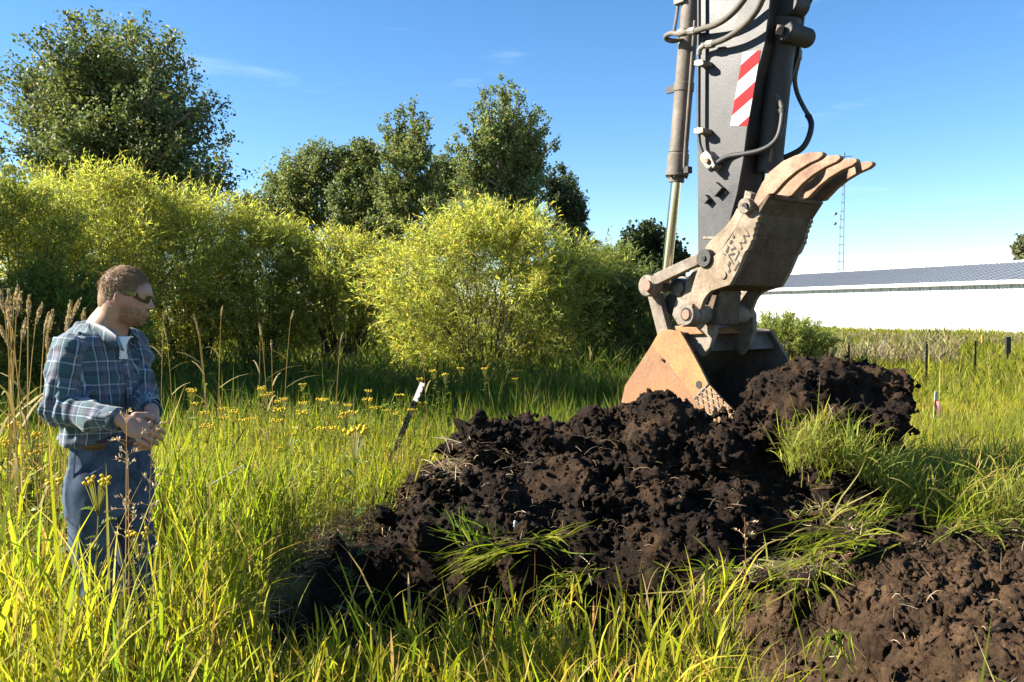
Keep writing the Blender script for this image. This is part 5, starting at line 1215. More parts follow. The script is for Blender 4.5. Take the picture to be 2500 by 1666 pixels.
for s in (-1, 1):
    arm = [hp(.052, s * .0735, .016), hp(.03, s * .079, .018), hp(0, s * .0815, .020), hp(-.02, s * .081, .014)]
    MB().prism([arm[0] + HU * .007, arm[1] + HU * .006, arm[2] + HU * .003, arm[3], arm[3] - HU * .004, arm[2] - HU * .002, arm[1] - HU * .004, arm[0] - HU * .006], HS * s * .0035).build('temple_arm', M['lime'], glasses, .001)
# shirt
m, n, l, b = new_mat('plaid cotton')
a_ = n.new('ShaderNodeAttribute'); a_.attribute_name = 'puv'; sp = n.new('ShaderNodeSeparateXYZ'); l.new(a_.outputs['Vector'], sp.inputs[0])
def stripes(out, per, stops, off):
    ad = n.new('ShaderNodeMath'); ad.operation = 'MULTIPLY_ADD'; ad.inputs[1].default_value = 1 / per; ad.inputs[2].default_value = off; l.new(out, ad.inputs[0])
    fr = n.new('ShaderNodeMath'); fr.operation = 'FRACT'; l.new(ad.outputs[0], fr.inputs[0])
    r = ramp(n, stops); r.color_ramp.interpolation = 'CONSTANT'; l.new(fr.outputs[0], r.inputs['Fac']); return r.outputs[0]
TEAL, NAVY, LT, MAR, GREY = (.042, .088, .100), (.014, .025, .050), (.37, .43, .51), (.060, .030, .045), (.12, .125, .16)
warp = stripes(sp.outputs[0], .092, [(0, TEAL), (.22, NAVY), (.27, LT), (.345, NAVY), (.40, GREY), (.60, MAR), (.64, GREY), (.70, NAVY), (.76, LT), (.82, TEAL)], .1)
weft = stripes(sp.outputs[1], .092, [(0, TEAL), (.24, NAVY), (.30, MAR), (.35, NAVY), (.42, GREY), (.62, (.045, .075, .13)), (.80, LT), (.85, TEAL)], .3)
pc = mixc(n, l, .5, warp, weft); fnz = noise(n, l, 220, 3, .6); r2 = ramp(n, [(.3, (.75, .75, .75)), (.7, (1.15, 1.15, 1.15))]); l.new(fnz.outputs['Fac'], r2.inputs['Fac'])
mu_ = n.new('ShaderNodeMixRGB'); mu_.blend_type = 'MULTIPLY'; mu_.inputs['Fac'].default_value = 1; l.new(pc, mu_.inputs['Color1']); l.new(r2.outputs[0], mu_.inputs['Color2']); l.new(mu_.outputs[0], b.inputs['Base Color'])
b.inputs['Roughness'].default_value = .85; b.inputs['Specular IOR Level'].default_value = .2; b.inputs['Sheen Weight'].default_value = .25; bump(n, l, b, fnz.outputs['Fac'], .2, .002)
M['plaid'] = m
TZ = [1.10, 1.12, 1.17, 1.24, 1.34, 1.425, 1.475, 1.515, 1.548, 1.58]
TA = [.168, .167, .160, .156, .164, .175, .172, .148, .104, .066]; TB = [.128, .127, .122, .117, .118, .114, .106, .094, .082, .064]
lean_f = [.012, .012, .014, .016, .012, .0, -.010, -.016, -.016, -.010]
def tor_local(P):
    q = P[..., :2] - tor_c; return q @ MR[:2], q @ MF[:2] - np.interp(P[..., 2], TZ, lean_f)
def torso(P, grow=0.0):
    s_, f_ = tor_local(P); a_t = np.interp(P[..., 2], TZ, TA) + grow; b_t = np.interp(P[..., 2], TZ, TB) + grow
    p4 = (np.abs(s_ / a_t) ** 2.4 + np.abs(f_ / b_t) ** 2.4) ** (1 / 2.4)
    return (p4 - 1) * np.minimum(a_t, b_t)
hS = .0062
lo = np.array((min(rs[0], re_[0]) - .13, min(rw[1], lw_[1]) - .10, 1.02)); hi = np.array((max(ls[0], le[0]) + .12, max(ls[1], le[1]) + .14, 1.63))
G = grid3(lo, hi, hS)
rcuff = re_ + (rw - re_) * .93; lcuff = le + (lw_ - le) * .88
dt_ = torso(G); dt_ = np.maximum(dt_, G[..., 2] - 1.575)
hem = 1.116 + .012 * np.sin(np.arctan2(*tor_local(G)) * 3 + .6); dt_ = np.maximum(dt_, hem - G[..., 2])
du_r, df_r = cone(G, rs, re_, .060, .052), np.maximum(cone(G, re_, rcuff, .053, .041), ((G - rcuff) @ unit((rw - re_)[None])[0]))
du_l, df_l = cone(G, ls, le, .058, .051), np.maximum(cone(G, le, lcuff, .052, .040), ((G - lcuff) @ unit((lw_ - le)[None])[0]))
ra, la = smin(du_r, df_r, .02), smin(du_l, df_l, .02)
f = smin(dt_, ra, .045); f = smin(f, la, .045)
# neck opening
cut_ = cone(G, neckb + MF * .06 + UP * .03, neckb + MF * .115 - UP * .055, .046, .006)
f = np.maximum(f, -cut_); f = np.maximum(f, -cone(G, neckb - UP * .03, neckb + UP * .1, .066, .066))
ns_ = np.abs(f) < .03; Gn = G[ns_]; sl, fl2 = tor_local(Gn); z = Gn[:, 2]
fold = .013 * (1 - np.abs(vnoise(sl * 13 + z * 8, fl2 * 9, z * 8 - sl * 7, 61))) ** 3 + .008 * (1 - np.abs(vnoise(sl * 22 - z * 15, fl2 * 16, z * 17 + sl * 9, 67))) ** 4 - .008 + .006 * vnoise(Gn[:, 0] * 14, Gn[:, 1] * 14, z * 8, 62) + .005 * np.exp(-((z - 1.15) / .05) ** 2) * np.sin(sl * 60 + fl2 * 40)
el_d = np.minimum(np.linalg.norm(Gn - re_, axis=-1), np.linalg.norm(Gn - le, axis=-1))     # sleeve wrinkles bunch at the elbow
ta = (Gn - re_) @ unit((rw - re_)[None])[0]
fold += .010 * np.exp(-(el_d / .10) ** 2) * np.sin(ta * 150 + 2 * vnoise(Gn[:, 0] * 12, Gn[:, 1] * 12, z * 12, 63)) + .008 * np.where(np.minimum(ra, la)[ns_] < dt_[ns_], vnoise(Gn[:, 0] * 25, Gn[:, 1] * 25, z * 16, 64), 0)
f[ns_] -= fold
V, Q = surface_nets(f, lo, hS)
sv, fv = tor_local(V); puv = np.stack([np.arctan2(sv, fv) * .165, V[:, 2], 0 * sv], -1)
def arm_uv(a, b, off):
    d = unit((b - a)[None])[0]; e1 = unit(np.cross(d, np.array((0, .3, 1.0)))[None])[0]; e2 = np.cross(d, e1); q = V - a
    return np.stack([np.arctan2(q @ e1, q @ e2) * .062 + off, q @ d, 0 * sv], -1)
D = np.stack([torso(V), cone(V, rs, re_, .060, .052), cone(V, re_, rcuff, .053, .041), cone(V, ls, le, .058, .051), cone(V, le, lcuff, .052, .040)], 0); w_ = D.argmin(0)
for i, (a, b_, off) in enumerate(((rs, re_, .01), (re_, rw, .03), (ls, le, .05), (le, lw_, .02))): puv[w_ == i + 1] = arm_uv(a, b_, off)[w_ == i + 1]
puv += (.004 * np.stack([vnoise(V[:, 0] * 18, V[:, 1] * 18, V[:, 2] * 18, 65), vnoise(V[:, 0] * 18, V[:, 1] * 18, V[:, 2] * 18, 66), 0 * sv], -1))
shirt = np_mesh('shirt', V, Q, M['plaid'], man, None, True, {'puv': puv})
# collar, undershirt, buttons, cuffs
cv, cf_, cu = [], [], []
ths = np.linspace(-2.55, 2.55, 41)
for i, th_ in enumerate(ths):
    c_, s_ = math.cos(th_), math.sin(th_); d = -MF * c_ + MR * s_          # 0 at the nape
    fr_ = abs(th_) / 2.55; drop = .052 * fr_ ** 2; pt = max(0, (fr_ - .72) / .28)
    top = neckb + d * (.071 + .006 * fr_) + UP * (.022 - drop) + MF * .012 * fr_; ot = neckb + d * (.104 + .028 * pt) + UP * (-.022 - drop - .030 * pt) + MF * (.012 + .018 * pt) * fr_
    ib = neckb + d * .070 + UP * (-.030 - drop) + MF * .012 * fr_
    cv += [ib, top, ot]; cu += [(th_ * .1, .0, 0), (th_ * .1, .04, 0), (th_ * .1, .09, 0)]
    if i: b0_ = (i - 1) * 3; cf_ += [(b0_, b0_ + 3, b0_ + 4, b0_ + 1), (b0_ + 1, b0_ + 4, b0_ + 5, b0_ + 2)]
co = np_mesh('collar', np.array(cv), np.array(cf_), M['plaid'], shirt, None, True, {'puv': np.array(cu)})
md_ = co.modifiers.new('thickness', 'SOLIDIFY'); md_.thickness = .004; md_.offset = 1
M['white'] = plain('white cotton', (.72, .72, .76), .9, 0, .05)
lo2 = neckb - .14; G2 = grid3(lo2, neckb + .10, .005)
us = np.maximum(np.maximum(torso(G2, -.008), G2[..., 2] - (neckb[2] - .050 - .25 * (tor_local(G2)[1] + .01))), -cone(G2, neckb - UP * .1, neckb + UP * .1, .0675, .0675))
us = np.minimum(us, np.maximum(np.abs(cone(G2, neckb - UP * .10 + MF * .03, neckb - UP * .016 + MF * .014, .088, .072)) - .004, G2[..., 2] - neckb[2] + .050)); us = np.maximum(np.maximum(us, .02 - tor_local(G2)[1]), np.abs(tor_local(G2)[0]) - .042)
V2, Q2 = surface_nets(us, lo2, .005); np_mesh('undershirt', V2, Q2, M['white'], man, None, True)
M['button'] = plain('dark button', (.03, .03, .04), .4)
pl_z = np.arange(1.15, 1.46, .068)
for zb in pl_z:
    zz = np.interp(zb, TZ, TB) + np.interp(zb, TZ, lean_f); p = np.array((tor_c[0], tor_c[1], zb)) + MF * (zz + .004)
    MB().cyl(p - MF * .004, p + MF * .004, .0055, n=10).build('button', M['button'], shirt)
pz = np.linspace(1.125, 1.47, 24); pv, pf = [], []
for i, zb in enumerate(pz):
    r_ = np.interp(zb, TZ, TB) + np.interp(zb, TZ, lean_f) + .0035
    for s_ in (-.016, .016): pv.append(np.array((tor_c[0], tor_c[1], zb)) + MF * (r_ - abs(s_) * .05) + MR * s_)
    if i: pf.append(((i - 1) * 2, (i - 1) * 2 + 1, i * 2 + 1, i * 2))
pk = np_mesh('placket', np.array(pv), np.array(pf), M['plaid'], shirt, None, True, {'puv': np.array([(.1 + .03 * (i % 2), p[2] + .02, 0) for i, p in enumerate(pv)])}); md_ = pk.modifiers.new('thickness', 'SOLIDIFY'); md_.thickness = .004
for a, b_, r_ in ((rcuff, unit((rw - re_)[None])[0], .0475), (lcuff, unit((lw_ - le)[None])[0], .0465)):
    MB().tube([a - b_ * .05, a - b_ * .045, a - b_ * .002, a + b_ * .004], [r_ - .007, r_ - .003, r_ - .003, r_ - .006], 24).build('cuff', M['plaid'], shirt, smooth=True)
# jeans, belt, boots
m, n, l, b = new_mat('blue denim'); nz1 = noise(n, l, 9, 6, .7, dist=.6); nz2 = noise(n, l, 300, 2, .5)
r1 = ramp(n, [(.34, (.020, .033, .058)), (.66, (.075, .110, .165))]); l.new(nz1.outputs['Fac'], r1.inputs['Fac']); r2 = ramp(n, [(.3, (.7, .7, .7)), (.7, (1.2, 1.2, 1.2))]); l.new(nz2.outputs['Fac'], r2.inputs['Fac'])
mu_ = n.new('ShaderNodeMixRGB'); mu_.blend_type = 'MULTIPLY'; mu_.inputs['Fac'].default_value = 1; l.new(r1.outputs[0], mu_.inputs['Color1']); l.new(r2.outputs[0], mu_.inputs['Color2']); l.new(mu_.outputs[0], b.inputs['Base Color']); b.inputs['Roughness'].default_value = .9; b.inputs['Specular IOR Level'].default_value = .2
M['denim'] = m
hc_ = np.array((at(264, 1090, YM)[0], YM, 0)); hip_r, hip_l = hc_ + MR * .095 + UP * .93, hc_ - MR * .095 + UP * .93
kn_r, kn_l = hc_ + MR * .10 + MF * .025 + UP * .50, hc_ - MR * .105 + MF * .03 + UP * .50; an_r, an_l = hc_ + MR * .11 + UP * .09, hc_ - MR * .12 + UP * .09
lo = hc_ - np.array((.34, .34, -.04)); hi = hc_ + np.array((.34, .34, 1.17)); hJ = .0085; G = grid3(lo, hi, hJ); q = G - hc_; s_, f_ = q @ MR, q @ MF; z = G[..., 2]
az_ = np.interp(z, [.78, .90, 1.0, 1.13], [.155, .172, .168, .154]); bz_ = np.interp(z, [.78, .90, 1.0, 1.13], [.110, .126, .124, .114])
d = ((np.abs(s_ / az_) ** 2.3 + np.abs((f_ - .006) / bz_) ** 2.3) ** (1 / 2.3) - 1) * bz_; d = np.maximum(d, np.maximum(z - 1.135, .83 - z))
lg = np.minimum(smin(cone(G, hip_r, kn_r, .096, .076), cone(G, kn_r, an_r, .078, .066), .03), smin(cone(G, hip_l, kn_l, .096, .076), cone(G, kn_l, an_l, .078, .066), .03))
d = smin(d, lg, .035); d = np.maximum(d, .05 - z)
ns_ = np.abs(d) < .03; s1, f1, z1 = s_[ns_], f_[ns_], z[ns_]
d[ns_] -= .010 * (1 - np.abs(vnoise(s1 * 13 + z1 * 5, f1 * 13, z1 * 5 + s1 * 5, 71))) ** 3 - .004 + .005 * vnoise(s1 * 20, f1 * 20, z1 * 9, 72)
V, Q = surface_nets(d, lo, hJ); jeans = np_mesh('jeans', V, Q, M['denim'], man, None, True)
M['leather'] = plain('brown leather', (.075, .04, .022), .5)
pts = []
for th_ in np.linspace(0, 6.283, 41): pts.append(hc_ + MR * math.cos(th_) * .162 + MF * (math.sin(th_) * .121 + .006) + UP * 1.108)
bv, bf = [], []
for i, p in enumerate(pts): bv += [p - UP * .017, p + UP * .017]; bf += [((i - 1) * 2, (i - 1) * 2 + 1, i * 2 + 1, i * 2)] if i else []
be = np_mesh('belt', np.array(bv), np.array(bf), M['leather'], jeans, None, True); md_ = be.modifiers.new('thickness', 'SOLIDIFY'); md_.thickness = .006; md_.offset = 1
M['stitch'] = plain('pale denim seam', (.10, .13, .18), .9)
for s_m, kn_ in ((1, kn_r), (-1, kn_l)):
    zz = np.linspace(.56, 1.09, 16); MB().tube([hc_ + MR * s_m * (np.interp(z_, [.56, .78, .90, 1.0, 1.13], [.178, .176, .178, .174, .160])) - MF * .01 + UP * z_ for z_ in zz], .004, 5).build('side_seam', M['stitch'], jeans)
    MB().tube(smooth_path([hc_ + MR * s_m * .160 + MF * .055 + UP * 1.0, hc_ + MR * s_m * .13 + MF * .088 + UP * 1.03, hc_ + MR * s_m * .095 + MF * .112 + UP * 1.085], 10), .003, 5).build('pocket_seam', M['stitch'], jeans)
for an in (an_r, an_l):
    Gb = grid3(an - np.array((.22, .25, .1)), an + np.array((.22, .25, .16)), .009)
    db = smin(cone(Gb, an + UP * .12, an - UP * .03, .056, .052), ellr(Gb, an + MF * .06 - UP * .052, (MF, MR, UP), (.135, .05, .038)), .03); db = np.maximum(db, .004 - Gb[..., 2])
    Vb, Qb = surface_nets(db, an - np.array((.22, .25, .1)), .009); np_mesh('boot', Vb, Qb, M['leather'], man, None, True)

# ------------------------------------------------------------------ grass stem held in the man's hands
stm = MB().tube([at(372, 1052, YM - .34), at(379, 1022, YM - .33)], .0014, 5).build('grass_stem', M['straw']); tag(stm, 'short pale grass stem held between the man\'s fingers', 'stem')

# ------------------------------------------------------------------ posts and stakes
M['post'] = plain('dark green steel', (.005, .0065, .0055), .85, 0, .3, spec=.12); M['postwhite'] = plain('white post paint', (.42, .40, .37), .7, 0, .15)
M['stake'] = worn('weathered lath', (.40, .31, .22), (.25, .18, .12), .5, .9, 0, 9, 60); M['pinkpaint'] = plain('pink marker', (.75, .22, .26), .6); M['yellowplastic'] = plain('yellow marker', (.75, .42, .02), .5)
def t_post(label, foot_, top_, white=.13, group='steel fence posts'):
    foot_, top_ = np.asarray(foot_), np.asarray(top_); L = np.linalg.norm(top_ - foot_); d = (top_ - foot_) / L
    root = empty('fence_post', foot_); tag(root, label, 'post', group)
    sx = unit(np.cross(d, np.array((.35, 1, 0)))[None])[0]; fx = np.cross(sx, d)
    def bar(a, b, name, mat):
        MB().box(foot_ + d * (a + b) / 2, (sx, fx, d), (.024, .004, (b - a) / 2)).box(foot_ + d * (a + b) / 2 + fx * .022, (sx, fx, d), (.0035, .018, (b - a) / 2)).build(name, mat, root)
    bar(-.3, L * (1 - white), 'shaft', M['post']); bar(L * (1 - white) + .001, L, 'painted_tip', M['postwhite'] if white > .08 else M['post'])
    for k in range(int(L / .055)):
        q = foot_ + d * (.03 + k * .055) - fx * .006 - sx * .012
        MB().box(q, (sx, fx, d), (.006, .006, .009)).build('stud', M['post'] if .03 + k * .055 < L * (1 - white) else M['postwhite'], root)
    return root
lt_, lb_ = at(1032, 935, 8.0), at(965, 1098, 7.9); dd_ = lb_ - lt_; lb_ = lt_ + dd_ * ((lt_[2] - 0.0) / -dd_[2])
t_post('dark steel post with white tip leaning in the grass left of the soil heap', lb_, lt_, .17)
for u, vt, vb, lab in ((2073, 836, 930, 'pale green topped steel post directly behind the soil in the bucket'), (2263, 835, 940, 'tallest dark steel post, second from the bucket, in the field'), (2382, 832, 924, 'slim dark steel post, third from the bucket, in the field')):
    Yp = 1.62 * FPX / (vb - 760); Yp = min(Yp, 22); p = at(u, vt, Yp); t_post(lab, (p[0], p[1], 0), p, .05)
p = at(2461, 826, 27); rp_ = t_post('dark steel post with a small box on top, last in the field', (p[0], p[1], 0), p, .05)
MB().box(p - UP * .22, ((1, 0, 0), (0, 1, 0), (0, 0, 1)), (.075, .05, .26)).build('box', M['rubber'], rp_, .01)
Ys = 11.4; a, b_ = at(2286, 956, Ys), at(2280, 1068, Ys); root = empty('survey_stake', (b_[0], b_[1], 0)); tag(root, 'wooden survey stake with pink ribbon in the yellow grass', 'stake')
MB().prism([np.array((b_[0] - .02, b_[1], -.1)), np.array((b_[0] + .02, b_[1], -.1)), a + np.array((.018, 0, 0)), a - np.array((.018, 0, 0))], (0, .02, 0)).build('lath', M['stake'], root, .002)
MB().box(a - UP * .06 + np.array((0, -.002, 0)), ((1, 0, 0), (0, 1, 0), (.04, 0, 1)), (.021, .003, .055)).build('paint_band', M['postwhite'], root)
rv = MB(); q0 = a - UP * .12
rv.add([q0 + np.array((0, -.005, 0)), q0 + np.array((.03, -.02, -.02)), q0 + np.array((.055, -.02, -.10)), q0 + np.array((.05, -.01, -.24)), q0 + np.array((.02, -.01, -.22)), q0 + np.array((.022, -.015, -.10)), q0 + np.array((0, -.005, -.04))], [(0, 1, 2, 5, 6), (2, 3, 4, 5)]).build('ribbon', M['pinkpaint'], root)
Yy_ = 40; a, b_ = at(2399, 820, Yy_), at(2399, 862, Yy_); root = empty('marker_post', (b_[0], b_[1], 0)); tag(root, 'yellow plastic marker post far off before the shed', 'marker post')
MB().box((a[0], a[1], a[2] / 2), ((1, 0, 0), (0, 1, 0), (0, 0, 1)), (.05, .03, a[2] / 2)).build('post', M['yellowplastic'], root, .01); MB().box((a[0], a[1], a[2] + .01), ((1, 0, 0), (0, 1, 0), (0, 0, 1)), (.055, .035, .02)).build('cap', M['yellowplastic'], root)
rod = MB().tube([at(505, 1190, 5.2), at(596, 1137, 5.3)], .0055, 6).build('white_stick', M['postwhite']); tag(rod, 'thin white stick slanting through the grass right of the man', 'stick')

# ------------------------------------------------------------------ tansy, seed heads, dry stalks
M['petal'] = leaf_mat('yellow flower heads', .2, .7, tt=(1, .9, .5)); M['herb'] = leaf_mat('herb leaves', .45, .5)
def tansy_proto(seed):
    gg = np.random.default_rng(seed); root = bpy.data.objects.new('tansy_plant', None); kids = []
    H = 1.0; st = RB(); hd = RB()
    p = np.cumsum(np.concatenate([np.zeros((1, 3)), np.stack([gg.normal(0, .012, 8), gg.normal(0, .012, 8), np.full(8, H / 8)], -1)]), 0)
    for sd_ in (np.array((1.0, 0, 0)), np.array((0, 1.0, 0))): st.add(p[None], sd_[None], np.linspace(.008, .005, 9)[None], np.array([[.13, .12, .04]]))
    nl = 15
    for k in range(nl):
        f = .25 + .68 * k / nl; q = p[0] + (p[-1] - p[0]) * f; az = k * 2.4 + gg.normal(0, .3); L = .15 * (1.15 - .7 * f)
        dv = np.array((math.cos(az), math.sin(az), .75)); dv /= np.linalg.norm(dv); t = np.linspace(0, 1, 6)
        mid = q + dv * L * t[:, None] - np.array((0, 0, 1)) * L * .4 * (t ** 2)[:, None]
        c = palette(1, [(.12, .17, .03), (.18, .20, .03)], [.6, .4], .15, gg); st.add(mid[None], unit(np.cross(dv, (0, 0, 1))[None]), np.full((1, 6), .006), c)
        sdv = unit(np.cross(dv, (0, 0, 1))[None])[0]
        for j in range(1, 6):
            for s in (-1, 1):
                e = unit((sdv * s + dv * .8)[None])[0]; l2 = L * .38 * (1.1 - j / 7)
                st.add((mid[j] + e * l2 * np.linspace(0, 1, 3)[:, None])[None], unit(np.cross(e, (0, .3, 1))[None]), np.array([[.004, .010, .002]]), c)
    heads = []
    for k in range(17):
        az = gg.uniform(0, 6.283); r = .058 * math.sqrt(gg.random()); heads.append(p[-1] + np.array((r * math.cos(az), r * math.sin(az), gg.uniform(-.012, .012))))
        st.add(np.stack([p[-2], p[-2] * .4 + heads[-1] * .6, heads[-1]])[None], np.array([[1.0, 0, 0]]), np.array([[.004, .003, .003]]), np.array([[.15, .15, .04]]))
    so = st.build('stem', M['herb'], root); kids.append(so)
    mbx = MB()
    V0, F0 = IC1
    Vh, Fh, n0 = [], [], 0
    for h_ in heads:
        Vh.append(V0 * np.array((.0105, .0105, .007)) + h_); Fh.append(F0 + n0); n0 += len(V0)
    Vh = np.concatenate(Vh); ho = np_mesh('flower_head', Vh, np.concatenate(Fh), M['petal'], root, palette(len(Vh), [(.62, .46, .018), (.54, .37, .014)], [.7, .3], .1, gg)); kids.append(ho)
    for k in kids: k.matrix_parent_inverse = Matrix.Identity(4)
    return root, kids
protos = [tansy_proto(500 + i) for i in range(4)]
first = [True] * 4
def herb_proto(seed):
    gg = np.random.default_rng(seed); root = bpy.data.objects.new('leafy_weed', None); st = RB()
    for q in range(3):
        az0 = gg.uniform(0, 6.283); p = np.stack([.10 * np.cos(az0) * np.linspace(0, 1, 7) ** 1.4 * q, .10 * np.sin(az0) * np.linspace(0, 1, 7) ** 1.4 * q, np.linspace(0, 1, 7) * gg.uniform(.7, 1)], -1)
        st.add(p[None], np.array([[1.0, 0, 0]]), np.linspace(.008, .004, 7)[None], np.array([[.14, .12, .05]]))
        for k in range(26):
            f = gg.uniform(.15, 1.0); b0 = np.array([np.interp(f, np.linspace(0, 1, 7), p[:, i]) for i in range(3)]); az = gg.uniform(0, 6.283)
            dv = unit(np.array((math.cos(az), math.sin(az), gg.uniform(.1, 1.0)))[None]); st.diamond(b0[None], dv, np.array([gg.uniform(.07, .17) * (1.2 - .6 * f)]), unit(np.cross(dv, rand_dirs(1, gg))), np.array([gg.uniform(.012, .026)]), palette(1, [(.16, .24, .04), (.22, .29, .045), (.12, .19, .035), (.30, .25, .06)], [.4, .3, .2, .1], .15, gg), .4, .25)
    so = st.build('leafy_stem', M['herb'], root); so['kind'] = 'stuff'; so.matrix_parent_inverse = Matrix.Identity(4)
    return root, [so]
hprotos = [herb_proto(540 + i) for i in range(4)]; hfirst = [True] * 4
def put_herb(u, v, Yt, label, group):
    k = random.randrange(4); p = at(u, v, Yt)
    if clearing(p[0:1], p[1:2])[0] > .15: return
    gz = float(ground_z(np.array(p[0]), np.array(p[1]))); s = max(.2, p[2] - gz); root, kids = hprotos[k]
    if hfirst[k]: hfirst[k] = False; COL.objects.link(root); o = root; o.location = (p[0], p[1], gz)
    else: o = copy_tree(root, (p[0], p[1], gz), random.uniform(0, 6), s, kids)
    o.rotation_euler = (0, 0, random.uniform(0, 6)); o.scale = (s, s, s); tag(o, label, 'weed', group)
for _ in range(70):
    Yt = random.uniform(5.6, 10.5); put_herb(random.uniform(430, 1010), 760 + (CAMZ - random.uniform(.5, .72)) * FPX / Yt, Yt, 'leafy green weed among the tansy right of the man', 'leafy weeds in the middle meadow')
for _ in range(16):
    Yt = random.uniform(4.0, 5.2); put_herb(random.uniform(0, 150), 760 + (CAMZ - random.uniform(.6, .85)) * FPX / Yt, Yt, 'leafy green weed at the picture edge left of the man', 'leafy weeds left of the man')
def put_tansy(u, v, label, group, Yo=None, hmin=.0):
    k = random.randrange(4); z = random.uniform(.72, .92)
    Yt = Yo or (CAMZ - z) * FPX / (v - 760.0)
    p = at(u, v, Yt); gz = float(ground_z(np.array(p[0]), np.array(p[1]))); s = max(.25, p[2] - gz)
    root, kids = protos[k]
    if first[k]:
        first[k] = False; COL.objects.link(root); o = root; o.location = (p[0], p[1], gz); o.scale = (s,) * 3; o.rotation_euler = (0, 0, random.uniform(0, 6))
    else: o = copy_tree(root, (p[0], p[1], gz), random.uniform(0, 6), s, kids)
    w_ = min(1.35, max(.8, .8 / s)); o.scale = (s * w_, s * w_, s)
    tag(o, label, 'flower', group)
mid = [(495, 893), (518, 912), (458, 950), (478, 955), (470, 985), (535, 1000), (540, 1022), (575, 1028), (620, 1022), (583, 1005), (650, 960), (655, 965), (690, 975), (700, 980), (735, 938), (800, 930), (738, 985), (778, 975), (790, 978), (815, 985), (848, 990), (845, 1008), (870, 1005), (898, 955), (895, 975), (910, 995), (935, 1002), (960, 1010), (985, 965), (1035, 985), (1015, 1000), (795, 1048), (780, 1045), (713, 1060), (668, 1030), (500, 1040), (620, 950), (705, 1000), (830, 1020), (765, 1005), (660, 930), (640, 945), (852, 1055), (480, 1010)]
for u, v in mid: put_tansy(u, v, 'yellow tansy flower cluster in the grass between the man and the leaning post', 'tansy in the middle meadow')
for u, v in [(1005, 895), (1030, 925), (1062, 880), (1072, 905), (1090, 915), (1130, 900), (1150, 870), (1148, 890), (1175, 900), (1200, 885), (1205, 860), (1222, 885), (1250, 880), (1265, 905), (1290, 865), (1305, 900), (1320, 868), (1355, 868), (1415, 845), (1480, 880), (1250, 925), (1180, 925), (945, 900), (900, 893)]:
    put_tansy(u, v, 'yellow tansy flower at the foot of the round dome willow', 'tansy below the dome willow')
for u, v in [(35, 1045), (22, 1085), (65, 1100), (95, 1140), (12, 1075), (50, 1150), (8, 1120), (80, 1175), (30, 1190), (60, 1060), (5, 1040), (100, 1095), (45, 1215), (18, 1150)]: put_tansy(u, v, 'yellow tansy flowers at the picture edge left of the man', 'tansy left of the man', 4.6)
put_tansy(122, 1178, 'single yellow tansy flower just left of the man\'s jeans', None, 3.4)
put_tansy(228, 1172, 'tall yellow tansy flower standing in front of the man\'s jeans', None, 3.12)
put_tansy(349, 1303, 'short yellow tansy flower at the man\'s knee on the right', None, 3.1)

def reed_proto(seed, slim):
    gg = np.random.default_rng(seed); root = bpy.data.objects.new('reed_stalk', None); st = RB(); hd = RB()
    bend = gg.uniform(.02, .12); az = gg.uniform(0, 6.283); t = np.linspace(0, 1, 8)
    p = np.stack([bend * np.cos(az) * t ** 2, bend * np.sin(az) * t ** 2, t], -1)
    for sd_ in ((1.0, 0, 0), (0, 1.0, 0)): st.add(p[None], np.array([sd_]), np.linspace(.005, .003, 8)[None], np.array([[.36, .26, .10]]))
    for k in range(3):
        f = .3 + .2 * k; q = np.array([np.interp(f, t, p[:, i]) for i in range(3)]); a2 = gg.uniform(0, 6.28); tt = np.linspace(0, 1, 5)
        dv = np.array((math.cos(a2), math.sin(a2), 1.1)); L = .2
        st.add((q + dv * L * tt[:, None] - np.array((0, 0, 1)) * (L * .7 * tt ** 2)[:, None])[None], unit(np.cross(dv, (0, 0, 1))[None]), np.array([[.006, .008, .007, .005, .001]]), np.array([[.34, .27, .10]]))
    so = st.build('stem', M['straw'], root)
    n_ = 150; hl_ = .07 if not slim else .065; s_ = gg.random(n_); base = p[-1] + np.stack([bend * np.cos(az) * .35 * s_, bend * np.sin(az) * .35 * s_, (s_ - .35) * hl_], -1)
    dv = unit(np.stack([gg.normal(0, .22, n_), gg.normal(0, .22, n_), np.ones(n_)], -1)); r = (.0065 if not slim else .004) * np.sin(np.clip(s_, .05, .97) * 3.14) ** .6
    base[:, :2] += (rand_dirs(n_, gg)[:, :2] * r[:, None]); L = gg.uniform(.005, .011, n_)
    hd.add(base[:, None] + dv[:, None] * L[:, None, None] * np.linspace(0, 1, 3)[None, :, None], unit(np.cross(dv, rand_dirs(n_, gg))), np.tile(np.array([.0015, .0045, .0008]), (n_, 1)), palette(n_, [(.42, .32, .16), (.34, .25, .11), (.48, .38, .22)], [.4, .3, .3], .12, gg))
    ho = hd.build('seed_head', M['straw'], root)
    for k in (so, ho): k.matrix_parent_inverse = Matrix.Identity(4)
    return root, [so, ho]
rprotos = [reed_proto(600 + i, i >= 3) for i in range(6)]; rfirst = [True] * 6
def put_reed(u, v, Yt, label, group, slim=False, rz=None):
    k = random.randrange(3) + (3 if slim else 0); p = at(u, v, Yt); gz = float(ground_z(np.array(p[0]), np.array(p[1]))); s = p[2] - gz
    root, kids = rprotos[k]; rz = random.uniform(0, 6.28) if rz is None else rz
    if rfirst[k]: rfirst[k] = False; COL.objects.link(root); o = root; o.location = (p[0], p[1], gz)
    else: o = copy_tree(root, (p[0], p[1], gz), rz, 1.0, kids)
    o.rotation_euler = (0, 0, rz); w_ = .75 + .07 * Yt; o.scale = (s * w_, s * w_, s); tag(o, label, 'reed', group)
